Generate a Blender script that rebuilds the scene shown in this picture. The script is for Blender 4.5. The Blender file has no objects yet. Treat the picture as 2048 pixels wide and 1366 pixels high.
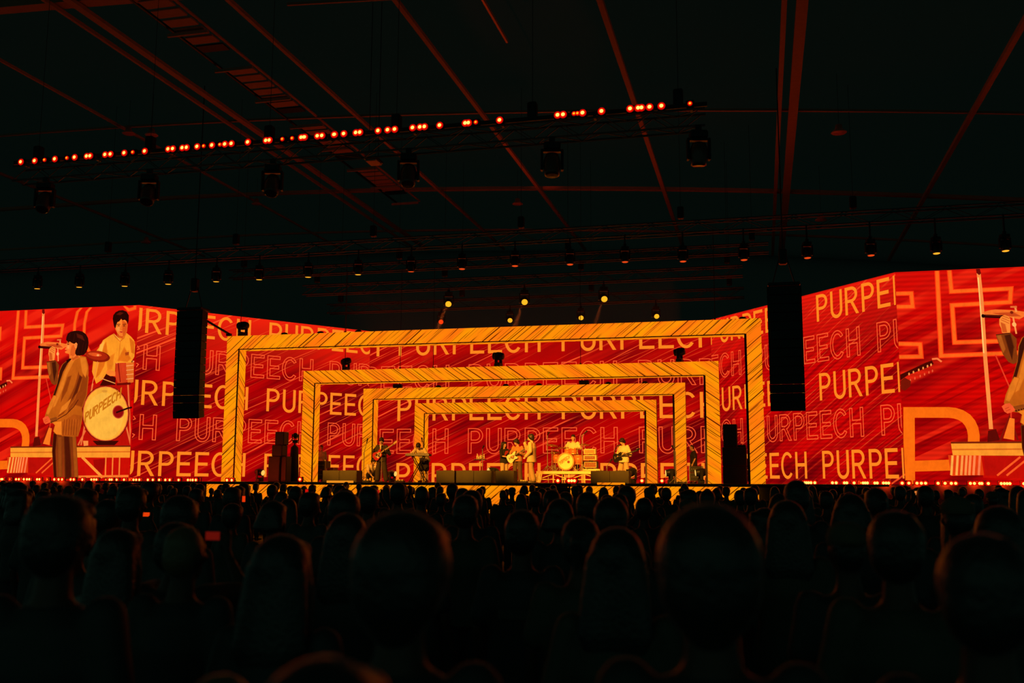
import bpy, bmesh, math, random
from math import sin, cos, radians, pi, sqrt, atan2
from mathutils import Vector, Matrix
from mathutils.geometry import tessellate_polygon

S = bpy.context.scene
COL = S.collection
# ------------------------------------------------------------------ camera
# world axes are the hall's axes: +Y runs from the audience to the stage, +X to the right, Z up
EYE = 1.86
FPX = 1991.0
PITCH, YAW, ROLL = radians(8.0), radians(14.0), radians(0.25)
FW = Vector((-sin(YAW)*cos(PITCH), cos(YAW)*cos(PITCH), sin(PITCH)))
_r0 = Vector((cos(YAW), sin(YAW), 0)); _u0 = _r0.cross(FW)
RT = _r0*cos(ROLL) + _u0*sin(ROLL); UP = _u0*cos(ROLL) - _r0*sin(ROLL)
cam_d = bpy.data.cameras.new('camera'); cam = bpy.data.objects.new('camera', cam_d); COL.objects.link(cam)
cam_d.sensor_width = 36.0; cam_d.lens = 36.0*FPX/2048; cam_d.clip_start = 0.05; cam_d.clip_end = 300
m3 = Matrix((RT, UP, -FW)).transposed()
cam.matrix_world = Matrix.Translation((0, 0, EYE)) @ m3.to_4x4()
cam_d.dof.use_dof = True; cam_d.dof.focus_distance = 37.0; cam_d.dof.aperture_fstop = 2.0
S.camera = cam
# ------------------------------------------------------------------ world, view
w = bpy.data.worlds.new('world'); S.world = w; w.use_nodes = True
w.node_tree.nodes['Background'].inputs[0].default_value = (0.36, 1.0, 0.74, 1)
w.node_tree.nodes['Background'].inputs[1].default_value = 0.042
S.view_settings.view_transform = 'Standard'; S.view_settings.look = 'None'
S.view_settings.exposure = 0.0; S.view_settings.gamma = 1.0; S.view_settings.use_curve_mapping = False
S.cycles.use_denoising = True
S.cycles.max_bounces = 4; S.cycles.diffuse_bounces = 2; S.cycles.glossy_bounces = 2
S.cycles.sample_clamp_indirect = 2.0
# ------------------------------------------------------------------ stage lights (the amber front wash hung on the overhead trusses)
def spot(loc, aim, power, color, size, blend=0.6, radius=0.15):
    d = bpy.data.lights.new('stage_spot', 'SPOT'); d.energy = power; d.color = color
    d.spot_size = radians(size); d.spot_blend = blend; d.shadow_soft_size = radius
    o = bpy.data.objects.new('stage_spot', d); COL.objects.link(o); o.location = loc
    o.rotation_euler = (Vector(aim)-Vector(loc)).to_track_quat('-Z', 'Y').to_euler()
    return o
AMBER = (1.0, 0.36, 0.025)
for sx, ax in ((-17.0, -13.8), (-12.5, -9.6), (-8.0, -7.2), (-3.5, -4.6)):
    spot((sx, 23.2, EYE+7.3), (ax, 36.4, EYE+0.9), 12000, AMBER, 24, 0.5)

# two red washes that graze the roof beams near the middle
spot((-7.6, 14.0, EYE+8.2), (-6.85, 25.2, EYE+13.2), 2600, (1, .1, .015), 17, .5)
spot((-10.2, 23.0, EYE+8.2), (-9.45, 39.5, EYE+13.3), 2200, (1, .06, .01), 7, .4)

# ------------------------------------------------------------------ helpers
def ray(x, y): return FW + RT*((x-1024)/FPX) + UP*((683-y)/FPX)
def P(x, y, Y):
    r = ray(x, y); v = r*(Y/r.y); return Vector((v.x, v.y, v.z+EYE))
def PX(p):
    q = Vector(p)-Vector((0, 0, EYE)); d = q.dot(FW); return 1024+FPX*q.dot(RT)/d, 683-FPX*q.dot(UP)/d
def lin(c): return tuple((v/255/12.92 if v <= 10 else ((v/255+0.055)/1.055)**2.4) for v in c)

class MB:
    def __init__(s): s.v = []; s.f = []; s.c = []
    def add(s, vs, fs, col=None):
        o = len(s.v); s.v += [tuple(v) for v in vs]; s.f += [tuple(i+o for i in f) for f in fs]
        if col is not None: s.c += [col]*len(vs)
        return s
    def box(s, c, d, rz=0, mat=None, bev=0.0):
        hx, hy, hz = d[0]/2, d[1]/2, d[2]/2
        if bev > 0:
            bm = bmesh.new(); bmesh.ops.create_cube(bm, size=1)
            for v in bm.verts: v.co = Vector((v.co.x*d[0], v.co.y*d[1], v.co.z*d[2]))
            bmesh.ops.bevel(bm, geom=bm.edges[:], offset=bev, segments=1, affect='EDGES')
            bm.verts.index_update()
            vs = [v.co.copy() for v in bm.verts]; fs = [[v.index for v in f.verts] for f in bm.faces]; bm.free()
        else:
            vs = [Vector((x*hx, y*hy, z*hz)) for z in (-1, 1) for y in (-1, 1) for x in (-1, 1)]
            fs = [(0, 2, 3, 1), (4, 5, 7, 6), (0, 1, 5, 4), (2, 6, 7, 3), (0, 4, 6, 2), (1, 3, 7, 5)]
        M = Matrix.Rotation(rz, 3, 'Z') if mat is None else mat
        return s.add([M @ v + Vector(c) for v in vs], fs)
    def tube(s, a, b, r, n=8, r2=None):
        a, b = Vector(a), Vector(b); t = (b-a)
        if t.length < 1e-6: return s
        t.normalize(); x = t.orthogonal().normalized(); y = t.cross(x); r2 = r if r2 is None else r2
        vs = [a+(x*cos(2*pi*i/n)+y*sin(2*pi*i/n))*r for i in range(n)]+[b+(x*cos(2*pi*i/n)+y*sin(2*pi*i/n))*r2 for i in range(n)]
        fs = [(i, (i+1) % n, n+(i+1) % n, n+i) for i in range(n)]+[tuple(range(n-1, -1, -1)), tuple(range(n, 2*n))]
        return s.add(vs, fs)
    def path(s, pts, r, n=6):
        for a, b in zip(pts, pts[1:]): s.tube(a, b, r, n)
        return s
    def lathe(s, prof, n=20, M=None, cap=True):
        M = M or Matrix.Identity(4); vs = []; fs = []
        for (r, z) in prof:
            for i in range(n): vs.append(M @ Vector((r*cos(2*pi*i/n), r*sin(2*pi*i/n), z)))
        for k in range(len(prof)-1):
            for i in range(n): fs.append((k*n+i, k*n+(i+1) % n, (k+1)*n+(i+1) % n, (k+1)*n+i))
        if cap: fs += [tuple(range(n-1, -1, -1)), tuple((len(prof)-1)*n+i for i in range(n))]
        return s.add(vs, fs)
    def ball(s, c, r, M=None, n=12, m=8):
        r = (r, r, r) if not hasattr(r, '__len__') else r
        vs = []; fs = []; M = M or Matrix.Identity(3)
        for j in range(1, m):
            for i in range(n):
                a = 2*pi*i/n; b = pi*j/m
                vs.append(Vector(c)+M @ Vector((r[0]*sin(b)*cos(a), r[1]*sin(b)*sin(a), r[2]*cos(b))))
        for j in range(m-2):
            for i in range(n): fs.append((j*n+i, (j+1)*n+i, (j+1)*n+(i+1) % n, j*n+(i+1) % n))
        t = len(vs); vs += [Vector(c)+M @ Vector((0, 0, r[2])), Vector(c)-M @ Vector((0, 0, r[2]))]
        for i in range(n): fs += [(t, i, (i+1) % n), (t+1, (m-2)*n+(i+1) % n, (m-2)*n+i)]
        return s.add(vs, fs)
    def loft(s, rings, n=14):
        """rings: (centre, lateral vector*half width, depth vector*half depth)"""
        vs = []; fs = []
        for c, a, b in rings:
            for i in range(n): vs.append(Vector(c)+Vector(a)*cos(2*pi*i/n)+Vector(b)*sin(2*pi*i/n))
        for k in range(len(rings)-1):
            for i in range(n): fs.append((k*n+i, k*n+(i+1) % n, (k+1)*n+(i+1) % n, (k+1)*n+i))
        fs += [tuple(range(n-1, -1, -1)), tuple((len(rings)-1)*n+i for i in range(n))]
        return s.add(vs, fs)
    def limb(s, pts, rad, n=10):
        """rounded tapering tube along joints"""
        pts = [Vector(p) for p in pts]
        for k in range(len(pts)-1): s.tube(pts[k], pts[k+1], rad[k], n, rad[k+1])
        for p, r in zip(pts, rad): s.ball(p, r, n=n, m=6)
        return s
    def prism(s, poly, y0, y1, M=None):
        """polygon in x,z extruded in y"""
        M = M or Matrix.Identity(4); n = len(poly)
        vs = [M @ Vector((x, y0, z)) for x, z in poly]+[M @ Vector((x, y1, z)) for x, z in poly]
        tris = tessellate_polygon([[Vector((x, z, 0)) for x, z in poly]])
        fs = [(i, (i+1) % n, n+(i+1) % n, n+i) for i in range(n)]
        fs += [tuple(t) for t in tris]+[tuple(n+i for i in t) for t in tris]
        return s.add(vs, fs)
    def mesh(s, name):
        me = bpy.data.meshes.new(name); me.from_pydata(s.v, [], s.f); me.update()
        return me
    def build(s, name, mat, parent=None, smooth=False, fix=True):
        me = s.mesh(name)
        if fix:
            bm = bmesh.new(); bm.from_mesh(me); bmesh.ops.recalc_face_normals(bm, faces=bm.faces[:]); bm.to_mesh(me); bm.free()
        if s.c and len(s.c) == len(s.v):
            at = me.color_attributes.new('col', 'FLOAT_COLOR', 'POINT')
            for i, c in enumerate(s.c): at.data[i].color = (*c, 1)
        if mat: me.materials.append(mat)
        if smooth: me.shade_smooth()
        o = bpy.data.objects.new(name, me); COL.objects.link(o)
        if parent: o.parent = parent
        return o

def tag(o, label=None, cat=None, group=None, kind=None):
    if label: o['label'] = label
    if cat: o['category'] = cat
    if group: o['group'] = group
    if kind: o['kind'] = kind
    return o
def thing(name, label, cat, loc=(0, 0, 0), rz=0, group=None):
    o = bpy.data.objects.new(name, None); COL.objects.link(o); o.location = loc; o.rotation_euler = (0, 0, rz)
    o.empty_display_size = 0.1
    return tag(o, label, cat, group)
def kids(o): return [c for c in bpy.data.objects if c.parent == o]
def dup(root, loc=None, rz=None, label=None, group=None, scale=None):
    r = root.copy(); COL.objects.link(r)
    if loc is not None: r.location = loc
    if rz is not None: r.rotation_euler = (0, 0, rz)
    if scale: r.scale = (scale, scale, scale)
    if label: r['label'] = label
    if group: r['group'] = group
    for ch in TREE.get(root.name, None) or list(root.children):
        c = ch.copy(); COL.objects.link(c); c.parent = r
        for g in list(ch.children):
            d = g.copy(); COL.objects.link(d); d.parent = c
    return r
TREE = {}
ORD = 'first second third fourth fifth sixth seventh eighth ninth tenth eleventh twelfth thirteenth fourteenth fifteenth sixteenth seventeenth eighteenth nineteenth'.split()
TENS = {2: ('twentieth', 'twenty'), 3: ('thirtieth', 'thirty'), 4: ('fortieth', 'forty'), 5: ('fiftieth', 'fifty'), 6: ('sixtieth', 'sixty'), 7: ('seventieth', 'seventy'), 8: ('eightieth', 'eighty')}
def nth(i):
    if i <= 19: return ORD[i-1]
    t, u = divmod(i, 10); return TENS[t][0] if u == 0 else TENS[t][1]+'-'+ORD[u-1]

# ------------------------------------------------------------------ materials
MATS = {}
def nodes(name):
    m = bpy.data.materials.new(name); m.use_nodes = True; nt = m.node_tree; nt.nodes.clear()
    out = nt.nodes.new('ShaderNodeOutputMaterial'); return m, nt, out
def N(nt, t, **kw):
    n = nt.nodes.new(t)
    for k, v in kw.items():
        if k == 'inp':
            for a, b in v.items(): n.inputs[a].default_value = b
        else: setattr(n, k, v)
    return n
def math_n(nt, op, a, b=None):
    n = nt.nodes.new('ShaderNodeMath'); n.operation = op
    for i, x in enumerate((a, b)):
        if x is None: continue
        if isinstance(x, (int, float)): n.inputs[i].default_value = x
        else: nt.links.new(x, n.inputs[i])
    return n.outputs[0]
def surf(name, rgb, rough=0.6, metal=0.0, var=0.15, scale=6.0, spec=0.5, bump=0.0, sheen=0.0):
    """painted / woven / moulded surface with a little procedural unevenness (rgb is linear albedo)"""
    if name in MATS: return MATS[name]
    m, nt, out = nodes(name); b = N(nt, 'ShaderNodeBsdfPrincipled'); nt.links.new(b.outputs[0], out.inputs[0])
    b.inputs['Roughness'].default_value = rough; b.inputs['Metallic'].default_value = metal
    b.inputs['Specular IOR Level'].default_value = spec
    if sheen: b.inputs['Sheen Weight'].default_value = sheen; b.inputs['Sheen Roughness'].default_value = 0.28
    tc = N(nt, 'ShaderNodeTexCoord'); no = N(nt, 'ShaderNodeTexNoise', inp={'Scale': scale, 'Detail': 3.0})
    nt.links.new(tc.outputs['Object'], no.inputs['Vector'])
    mx = N(nt, 'ShaderNodeMix', data_type='RGBA'); nt.links.new(no.outputs['Fac'], mx.inputs[0])
    mx.inputs[6].default_value = (*[c*(1-var) for c in rgb], 1); mx.inputs[7].default_value = (*[min(1, c*(1+var)) for c in rgb], 1)
    nt.links.new(mx.outputs[2], b.inputs['Base Color'])
    if bump:
        bp = N(nt, 'ShaderNodeBump', inp={'Strength': bump, 'Distance': 0.01}); nt.links.new(no.outputs['Fac'], bp.inputs['Height'])
        nt.links.new(bp.outputs[0], b.inputs['Normal'])
    MATS[name] = m; return m
def emit(name, srgb, strength=1.0):
    if name in MATS: return MATS[name]
    m, nt, out = nodes(name); e = N(nt, 'ShaderNodeEmission', inp={'Color': (*lin(srgb), 1), 'Strength': strength})
    nt.links.new(e.outputs[0], out.inputs[0]); MATS[name] = m; return m
def emit_col(name):
    m, nt, out = nodes(name); e = N(nt, 'ShaderNodeEmission'); a = N(nt, 'ShaderNodeVertexColor', layer_name='col')
    nt.links.new(a.outputs[0], e.inputs[0]); nt.links.new(e.outputs[0], out.inputs[0]); return m
def stripes(nt, x, z, ang, fq, fw, seed):
    """1-D noise stretched along direction ang in the x,z plane; returns its value"""
    q = math_n(nt, 'ADD', math_n(nt, 'MULTIPLY', x, -sin(ang)*fq), math_n(nt, 'MULTIPLY', z, cos(ang)*fq))
    l = math_n(nt, 'ADD', math_n(nt, 'MULTIPLY', x, cos(ang)*fw), math_n(nt, 'MULTIPLY', z, sin(ang)*fw))
    cb = N(nt, 'ShaderNodeCombineXYZ', inp={'Z': seed}); nt.links.new(q, cb.inputs[0]); nt.links.new(l, cb.inputs[1])
    no = N(nt, 'ShaderNodeTexNoise', inp={'Scale': 1.0, 'Detail': 2.0, 'Roughness': 0.6}); nt.links.new(cb.outputs[0], no.inputs['Vector'])
    return no.outputs['Fac']
def ramp(nt, fac, stops, interp='LINEAR'):
    r = N(nt, 'ShaderNodeValToRGB'); r.color_ramp.interpolation = interp; el = r.color_ramp.elements
    while len(el) < len(stops): el.new(0.5)
    for e, (p, c) in zip(el, stops): e.position = p; e.color = (*c, 1)
    nt.links.new(fac, r.inputs[0]); return r.outputs[0]
def mixc(nt, fac, a, b, mode='MIX'):
    mx = N(nt, 'ShaderNodeMix', data_type='RGBA', blend_type=mode)
    for i, x in ((0, fac), (6, a), (7, b)):
        if isinstance(x, (int, float)): mx.inputs[i].default_value = x
        elif isinstance(x, tuple): mx.inputs[i].default_value = (*x, 1)
        else: nt.links.new(x, mx.inputs[i])
    return mx.outputs[2]
def lines(nt, x, z, ang, f, w0, w1, lenf, thr, seed, wob=0.12):
    """hand-drawn parallel strokes: one stroke of random place, width and length in every band of 1/f metres"""
    q = math_n(nt, 'ADD', math_n(nt, 'MULTIPLY', x, -sin(ang)*f), math_n(nt, 'MULTIPLY', z, cos(ang)*f))
    l = math_n(nt, 'ADD', math_n(nt, 'MULTIPLY', x, cos(ang)), math_n(nt, 'MULTIPLY', z, sin(ang)))
    nw = N(nt, 'ShaderNodeTexNoise', noise_dimensions='1D', inp={'Scale': 0.35, 'Detail': 0.0}); nt.links.new(math_n(nt, 'ADD', l, seed*3.1), nw.inputs['W'])
    q = math_n(nt, 'ADD', math_n(nt, 'ADD', q, math_n(nt, 'MULTIPLY', nw.outputs['Fac'], wob*f)), 500.0)
    cell = math_n(nt, 'FLOOR', q); fr = math_n(nt, 'FRACT', q)
    wn = N(nt, 'ShaderNodeTexWhiteNoise', noise_dimensions='1D'); nt.links.new(math_n(nt, 'ADD', cell, seed*17.3), wn.inputs['W'])
    sp = N(nt, 'ShaderNodeSeparateColor'); nt.links.new(wn.outputs['Color'], sp.inputs[0])
    c = math_n(nt, 'ADD', math_n(nt, 'MULTIPLY', sp.outputs[0], 0.6), 0.2)
    half = math_n(nt, 'ADD', math_n(nt, 'MULTIPLY', math_n(nt, 'POWER', sp.outputs[1], 2.0), (w1-w0)*f*.5), w0*f*.5)
    d = math_n(nt, 'ABSOLUTE', math_n(nt, 'SUBTRACT', fr, c))
    m1 = N(nt, 'ShaderNodeMapRange', interpolation_type='SMOOTHSTEP', inp={'To Min': 1.0, 'To Max': 0.0}); nt.links.new(d, m1.inputs[0])
    nt.links.new(math_n(nt, 'MULTIPLY', half, .6), m1.inputs['From Min']); nt.links.new(math_n(nt, 'MULTIPLY', half, 1.25), m1.inputs['From Max'])
    cb = N(nt, 'ShaderNodeCombineXYZ', inp={'Z': seed}); nt.links.new(math_n(nt, 'MULTIPLY', cell, 7.31), cb.inputs[0]); nt.links.new(math_n(nt, 'MULTIPLY', l, lenf), cb.inputs[1])
    ng = N(nt, 'ShaderNodeTexNoise', inp={'Scale': 1.0, 'Detail': 1.0}); nt.links.new(cb.outputs[0], ng.inputs['Vector'])
    g = N(nt, 'ShaderNodeMapRange', interpolation_type='SMOOTHSTEP', inp={'From Min': thr, 'From Max': thr+.1}); nt.links.new(ng.outputs['Fac'], g.inputs[0])
    return math_n(nt, 'MULTIPLY', m1.outputs[0], g.outputs[0])
def led_red(name, ang, base, dark, streak, topc, seed, fq=7.0, rows=None, soft=False):
    """picture shown on the LED wall: deep red with bunched diagonal light streaks; local x along the wall, z up"""
    m, nt, out = nodes(name); tc = N(nt, 'ShaderNodeTexCoord'); sp = N(nt, 'ShaderNodeSeparateXYZ')
    nt.links.new(tc.outputs['Object'], sp.inputs[0]); x, z = sp.outputs[0], sp.outputs[2]
    big = stripes(nt, x, z, ang, 0.55, 0.18, seed)
    c0 = ramp(nt, big, [(0.38, lin(dark)), (0.60, lin(base))])
    fine = stripes(nt, x, z, ang, 5.0, 0.15, seed+21); c0 = mixc(nt, ramp(nt, fine, [(0.38, (.5, .5, .5)), (0.5, (0, 0, 0))]), c0, lin(tuple(v*.68 for v in dark)))
    top = N(nt, 'ShaderNodeMapRange', inp={'From Min': 4.6, 'From Max': 7.0, 'To Min': 0.0, 'To Max': 0.85}); nt.links.new(z, top.inputs[0])
    c1 = mixc(nt, top.outputs[0], c0, lin(topc))
    s3 = ramp(nt, stripes(nt, x, z, ang, fq*0.45, 0.12, seed+9.1), [(0.54, (0, 0, 0)), (0.72, (0.4, 0.4, 0.4))])
    c2 = mixc(nt, s3, c1, lin((225, 25, 12)))
    bunch = ramp(nt, stripes(nt, x, z, ang, 0.8, 0.35, seed+7.7), [(0.40, (0.15, 0.15, 0.15)), (0.55, (1, 1, 1))])
    if soft:
        f = math_n(nt, 'MULTIPLY', lines(nt, x, z, ang, 1.4, .12, .5, .22, .46, seed+.5), .75)
    else:
        f = math_n(nt, 'MAXIMUM', lines(nt, x, z, ang, 3.2, .02, .07, .22, .49, seed+.5), math_n(nt, 'MULTIPLY', lines(nt, x, z, ang, 7.5, .012, .04, .35, .525, seed+1.5), .7))
    c3 = mixc(nt, math_n(nt, 'MULTIPLY', f, bunch), c2, lin(streak))
    c = c3
    if rows:
        wv = math_n(nt, 'SINE', math_n(nt, 'MULTIPLY', z, rows)); fac = math_n(nt, 'ADD', math_n(nt, 'MULTIPLY', wv, 0.12), 0.88)
        hs = N(nt, 'ShaderNodeVectorMath', operation='SCALE'); nt.links.new(c3, hs.inputs[0]); nt.links.new(fac, hs.inputs['Scale']); c = hs.outputs[0]
    e = N(nt, 'ShaderNodeEmission'); nt.links.new(c, e.inputs[0]); nt.links.new(e.outputs[0], out.inputs[0]); return m
def led_hatch(name, ang, seed, side=False, dens=1.0):
    """picture shown on the LED arches: amber with hand-drawn dark hatching"""
    m, nt, out = nodes(name); tc = N(nt, 'ShaderNodeTexCoord'); sp = N(nt, 'ShaderNodeSeparateXYZ')
    nt.links.new(tc.outputs['Object'], sp.inputs[0]); z = sp.outputs[2]
    x = math_n(nt, 'ADD', sp.outputs[0], sp.outputs[1])
    t = ramp(nt, stripes(nt, x, z, ang, 2.2, 0.25, seed+5), [(0.36, lin((255, 118, 12))), (0.64, lin((255, 151, 5)))])
    f = math_n(nt, 'MAXIMUM', lines(nt, x, z, ang, 5.2*dens, .016, .042, .5, .40, seed), math_n(nt, 'MULTIPLY', lines(nt, x, z, ang, 11*dens, .01, .024, .6, .49, seed+1, .05), .9))
    f = math_n(nt, 'MAXIMUM', f, math_n(nt, 'MULTIPLY', lines(nt, x, z, ang, 21*dens, .006, .02, 1.0, .58, seed+2, .03), .55))
    c = mixc(nt, f, t, lin((72, 16, 0)))
    e = N(nt, 'ShaderNodeEmission'); nt.links.new(c, e.inputs[0]); nt.links.new(e.outputs[0], out.inputs[0]); return m

BLACK = surf('black_paint', (0.012, 0.016, 0.013), 0.7)
BLACKM = surf('black_metal', (0.02, 0.02, 0.018), 0.4, 0.3)
STEEL = surf('grey_steel', (0.3, 0.28, 0.25), 0.4, 0.25)
ALU = surf('dark_anodised_truss', (0.07, 0.065, 0.06), 0.45, 0.3)
def translucent(name, rgb, dif):
    m, nt, out = nodes(name); t = N(nt, 'ShaderNodeBsdfTranslucent', inp={'Color': (*rgb, 1)}); d = N(nt, 'ShaderNodeBsdfDiffuse')
    tc = N(nt, 'ShaderNodeTexCoord'); no = N(nt, 'ShaderNodeTexNoise', inp={'Scale': 0.35, 'Detail': 4.0}); nt.links.new(tc.outputs['Object'], no.inputs['Vector'])
    nt.links.new(ramp(nt, no.outputs['Fac'], [(0.3, [c*.8 for c in dif]), (0.7, [c*1.2 for c in dif])]), d.inputs['Color'])
    a = N(nt, 'ShaderNodeAddShader'); nt.links.new(t.outputs[0], a.inputs[0]); nt.links.new(d.outputs[0], a.inputs[1]); nt.links.new(a.outputs[0], out.inputs[0]); return m
CEIL = translucent('hall_shell_black_lift', (0.265, 0.265, 0.265), (0.01, 0.01, 0.01))  # dark roof and back wall made translucent so teal world light lifts the blacks
BEAM = surf('painted_roof_beam', (0.5, 0.22, 0.14), 0.7, spec=0.2)
CABLE = surf('black_cable', (0.01, 0.01, 0.01), 0.6)
WOODF = surf('dark_hall_floor', (0.02, 0.03, 0.03), 0.6)
DECK = surf('black_stage_deck', (0.05, 0.035, 0.025), 0.35)
BOXM = surf('dark_olive_cabinet', (0.09, 0.075, 0.03), 0.6)
LETTER = emit('lettering_amber', (255, 134, 30))
OUTL = emit('lettering_outline', (255, 88, 40))
LENS_W = emit('lamp_core_white', (255, 212, 95), 1.9)
HALO_R = emit('lamp_halo_red', (255, 24, 0), 1.0); HALO_D = emit('lamp_halo_outer', (200, 6, 0), 1.0)  # red glow around each lamp core, painted as emission
LENS_O = emit('lamp_lens_orange', (255, 175, 30), 1.2)
# ================================================================== THE HALL
DECK_Z = EYE-0.05
ARCH_N = 28
def roof(X):           # height of the shallow vaulted roof's beams over the hall
    return EYE+13.0-0.078*(X+5.2)-0.00125*(X+5.2)**2 if X > -31 else EYE+13.0-0.078*(-25.8)-0.00125*25.8**2
rx = [-62, -48, -38]+[-31+i*2.0 for i in range(37)]
mb = MB(); vs = []; fs = []
for i, x in enumerate(rx):
    for y in (-8, 62):
        vs += [Vector((x, y, roof(x)+1.15)), Vector((x, y, roof(x)+1.35))]
for i in range(len(rx)-1):
    a, b = i*4, (i+1)*4
    fs += [(a, a+2, b+2, b), (a+1, b+1, b+3, a+3), (a, b, b+1, a+1), (a+2, a+3, b+3, b+2)]
fs += [(0, 1, 3, 2), (len(rx)*4-4, len(rx)*4-2, len(rx)*4-1, len(rx)*4-3)]
tag(mb.add(vs, fs).build('ceiling', CEIL), kind='structure')
tag(MB().box((-10, 27, -0.1), (110, 72, 0.2)).build('floor', WOODF), kind='structure')
tag(MB().box((-10, 61.5, 8.5), (110, 0.4, 17.4)).build('wall_back', CEIL), kind='structure')
# longitudinal beams: (X at 13 m reference ratio, width, depth)
def zat(k):             # solve z = roof(X), X = k*(z-EYE)
    z = EYE+13
    for _ in range(30): z = 0.5*z+0.5*roof(k*(z-EYE))
    return k*(z-EYE), z
beams = [(-22.84/13, 0.08, 0.1), (-18.10/13, 0.24, 0.12), (-18.75/13, 0.09, 0.12), (-13.82/13, 0.12, 0.12), (-9.36/13, 0.14, 0.12), (-7.02/13, 0.06, 0.1), (-6.6/13, 0.09, 0.1),
         (-3.92/13, 0.16, 0.14), (1.46/13, 0.3, 0.16), (0.98/13, 0.14, 0.16), (7.66/13, 0.15, 0.14), (-31.5/13, 0.1, 0.12)]
for k, wd, dp in beams:
    X, z = zat(k); y0, y1 = (-6, 56)
    if abs(k+7.02/13) < 1e-6: y0, y1 = 6, 27.7
    if abs(k+6.6/13) < 1e-6: y0, y1 = 6, 24.9
    tag(MB().box((X, (y0+y1)/2, z+dp/2), (wd, y1-y0, dp)).build('ceiling_beam', BEAM), kind='structure')
def arcbeam(Y, wd, dz, dp=0.3, x0=-52, x1=34):
    m = MB(); xs = [x0+(x1-x0)*i/26 for i in range(27)]; v = []; f = []
    for x in xs:
        z = roof(x)+dz
        v += [(x, Y-wd/2, z), (x, Y+wd/2, z), (x, Y+wd/2, z+dp), (x, Y-wd/2, z+dp)]
    for i in range(26):
        a, b = i*4, i*4+4
        for j in range(4): f.append((a+j, a+(j+1) % 4, b+(j+1) % 4, b+j))
    f += [(0, 1, 2, 3), (104, 107, 106, 105)]
    return tag(m.add(v, f).build('ceiling_beam', BEAM), kind='structure')
arcbeam(34.0, 0.1, 0.16, 0.08); arcbeam(44.0, 0.24, 0.16, 0.14); arcbeam(25.7, 0.07, 0.55, 0.08, -13.4, 4.0); arcbeam(52.5, 0.12, 0.3, 0.1)
arcbeam(24.0, 0.42, 0.16, 0.3, -42, -13.6)
# maintenance catwalk under the roof: side rail, decking panels
CW = thing('catwalk', 'dark maintenance catwalk with reddish deck panels under roof at upper left', 'catwalk', (0, 0, 0))
Xc, zc = zat(-16.0/13)
MB().tube((Xc+0.62, 8, zc+0.2), (Xc+0.62, 46, zc+0.2), 0.05).build('handrail', BEAM, CW)
MB().tube((Xc-0.62, 8, zc+0.2), (Xc-0.62, 46, zc+0.2), 0.05).build('handrail', BLACKM, CW)
for i in range(44):
    y = 18+i*0.62
    if i % 9 in (7, 8): continue
    MB().box((Xc+0.1, y, zc+0.1), (0.95, 0.46, 0.05)).build('deck_panel', BEAM if i % 9 < 6 else BLACKM, CW)
for i in range(11):
    y = 17.6+i*2.8
    MB().box((Xc, y, zc+0.0), (1.4, 0.08, 0.1)).build('cross_bar', BEAM, CW)
# hanging bay lamps that are switched off
def off_lamp(px, py, Y, label):
    p = P(px, py, Y); t = thing('bay_lamp', label, 'lamp', p, 0, 'unlit bay lamps under the roof')
    MB().lathe([(0.04, 0.28), (0.1, 0.26), (0.12, 0.12), (0.26, 0.0), (0.24, -0.02)], 14).build('shade', surf('lamp_enamel', (0.7, 0.2, 0.12), 0.35), t, True)
    MB().tube((0, 0, 0.26), (0, 0, max(0.5, roof(p.x)+1.1-p.z)), 0.006, 5).build('hanging_rod', BLACKM, t)
for px, py, Y, wh in ((257, 267, 33.5, 'above the left end of the lamp truss'), (303, 270, 33.0, 'just right of another bay lamp over the lamp truss'), (1678, 265, 33, 'right of the wide double roof beam'), (1642, 440, 43, 'low beside the foot of the wide double roof beam'),
                      (1035, 408, 44, 'near the roof centre behind the lamp truss'), (513, 408, 44, 'behind the lamp truss at left'), (292, 485, 42, 'low over the left screen')):
    off_lamp(px, py, Y, 'small unlit round bay lamp '+wh)
# lit air duct hatch
t = thing('access_hatch', 'small red lit square hatch panel under the lamp truss by the catwalk end', 'hatch', P(747, 325, 27))
MB().box((0, 0, 0), (0.34, 0.5, 0.05), bev=0.01).build('hatch_panel', surf('hatch_paint', (0.85, 0.3, 0.2), 0.6), t)
MB().box((0, 0, 0.06), (0.4, 0.56, 0.06)).build('hatch_frame', BLACKM, t)
for sx in (-0.15, 0.15): MB().tube((sx, 0, 0.05), (sx, 0, roof(P(747, 325, 27).x)+1.2-P(747, 325, 27).z), 0.012, 5).build('hanging_rod', BLACKM, t)

# ------------------------------------------------------------------ stage
tag(MB().box((-9.85, 38.2, DECK_Z-0.03), (27.0, 13.2, 0.06)).build('stage_floor', DECK), kind='structure')
tag(MB().box((-9.85, 38.4, (DECK_Z-0.1)/2), (26.0, 12.4, DECK_Z-0.1)).build('floor_stage_base', BLACK), kind='structure')
fa = thing('stage_fascia', 'low amber LED strip with dark hatching along the front of the stage', 'led panel', (-9.85, 32.0, DECK_Z-0.06))
HATCH_F = led_hatch('led_fascia', radians(38), 11.0)
for i in range(2, 21):
    x = -10.75+i*1.0
    if i == 14: continue
    MB().box((x, 0, -0.48), (0.99, 0.06, 0.9)).build('led_module', HATCH_F, fa)
st_ = thing('step_platform', 'low dark step platform before the drum riser carrying four red lamps', 'platform', (-6.35, 31.2, DECK_Z-0.06))
MB().box((0, 0, 0.0), (1.25, 1.3, 0.1), bev=0.015).build('deck', BLACK, st_)
for sx in (-0.56, 0.56):
    for sy in (-0.55, 0.55): MB().tube((sx, sy, -0.03), (sx, sy, -(DECK_Z-0.06)), 0.03).build('leg', BLACKM, st_)
MB().box((0, -0.62, -0.5), (1.2, 0.03, 0.86)).build('front_panel', BLACK, st_)
lip = thing('stage_lip', 'lit yellow tread strip on the stage edge before the left monitor cabinets', 'step', P(680, 963.4, 31.55))
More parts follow.
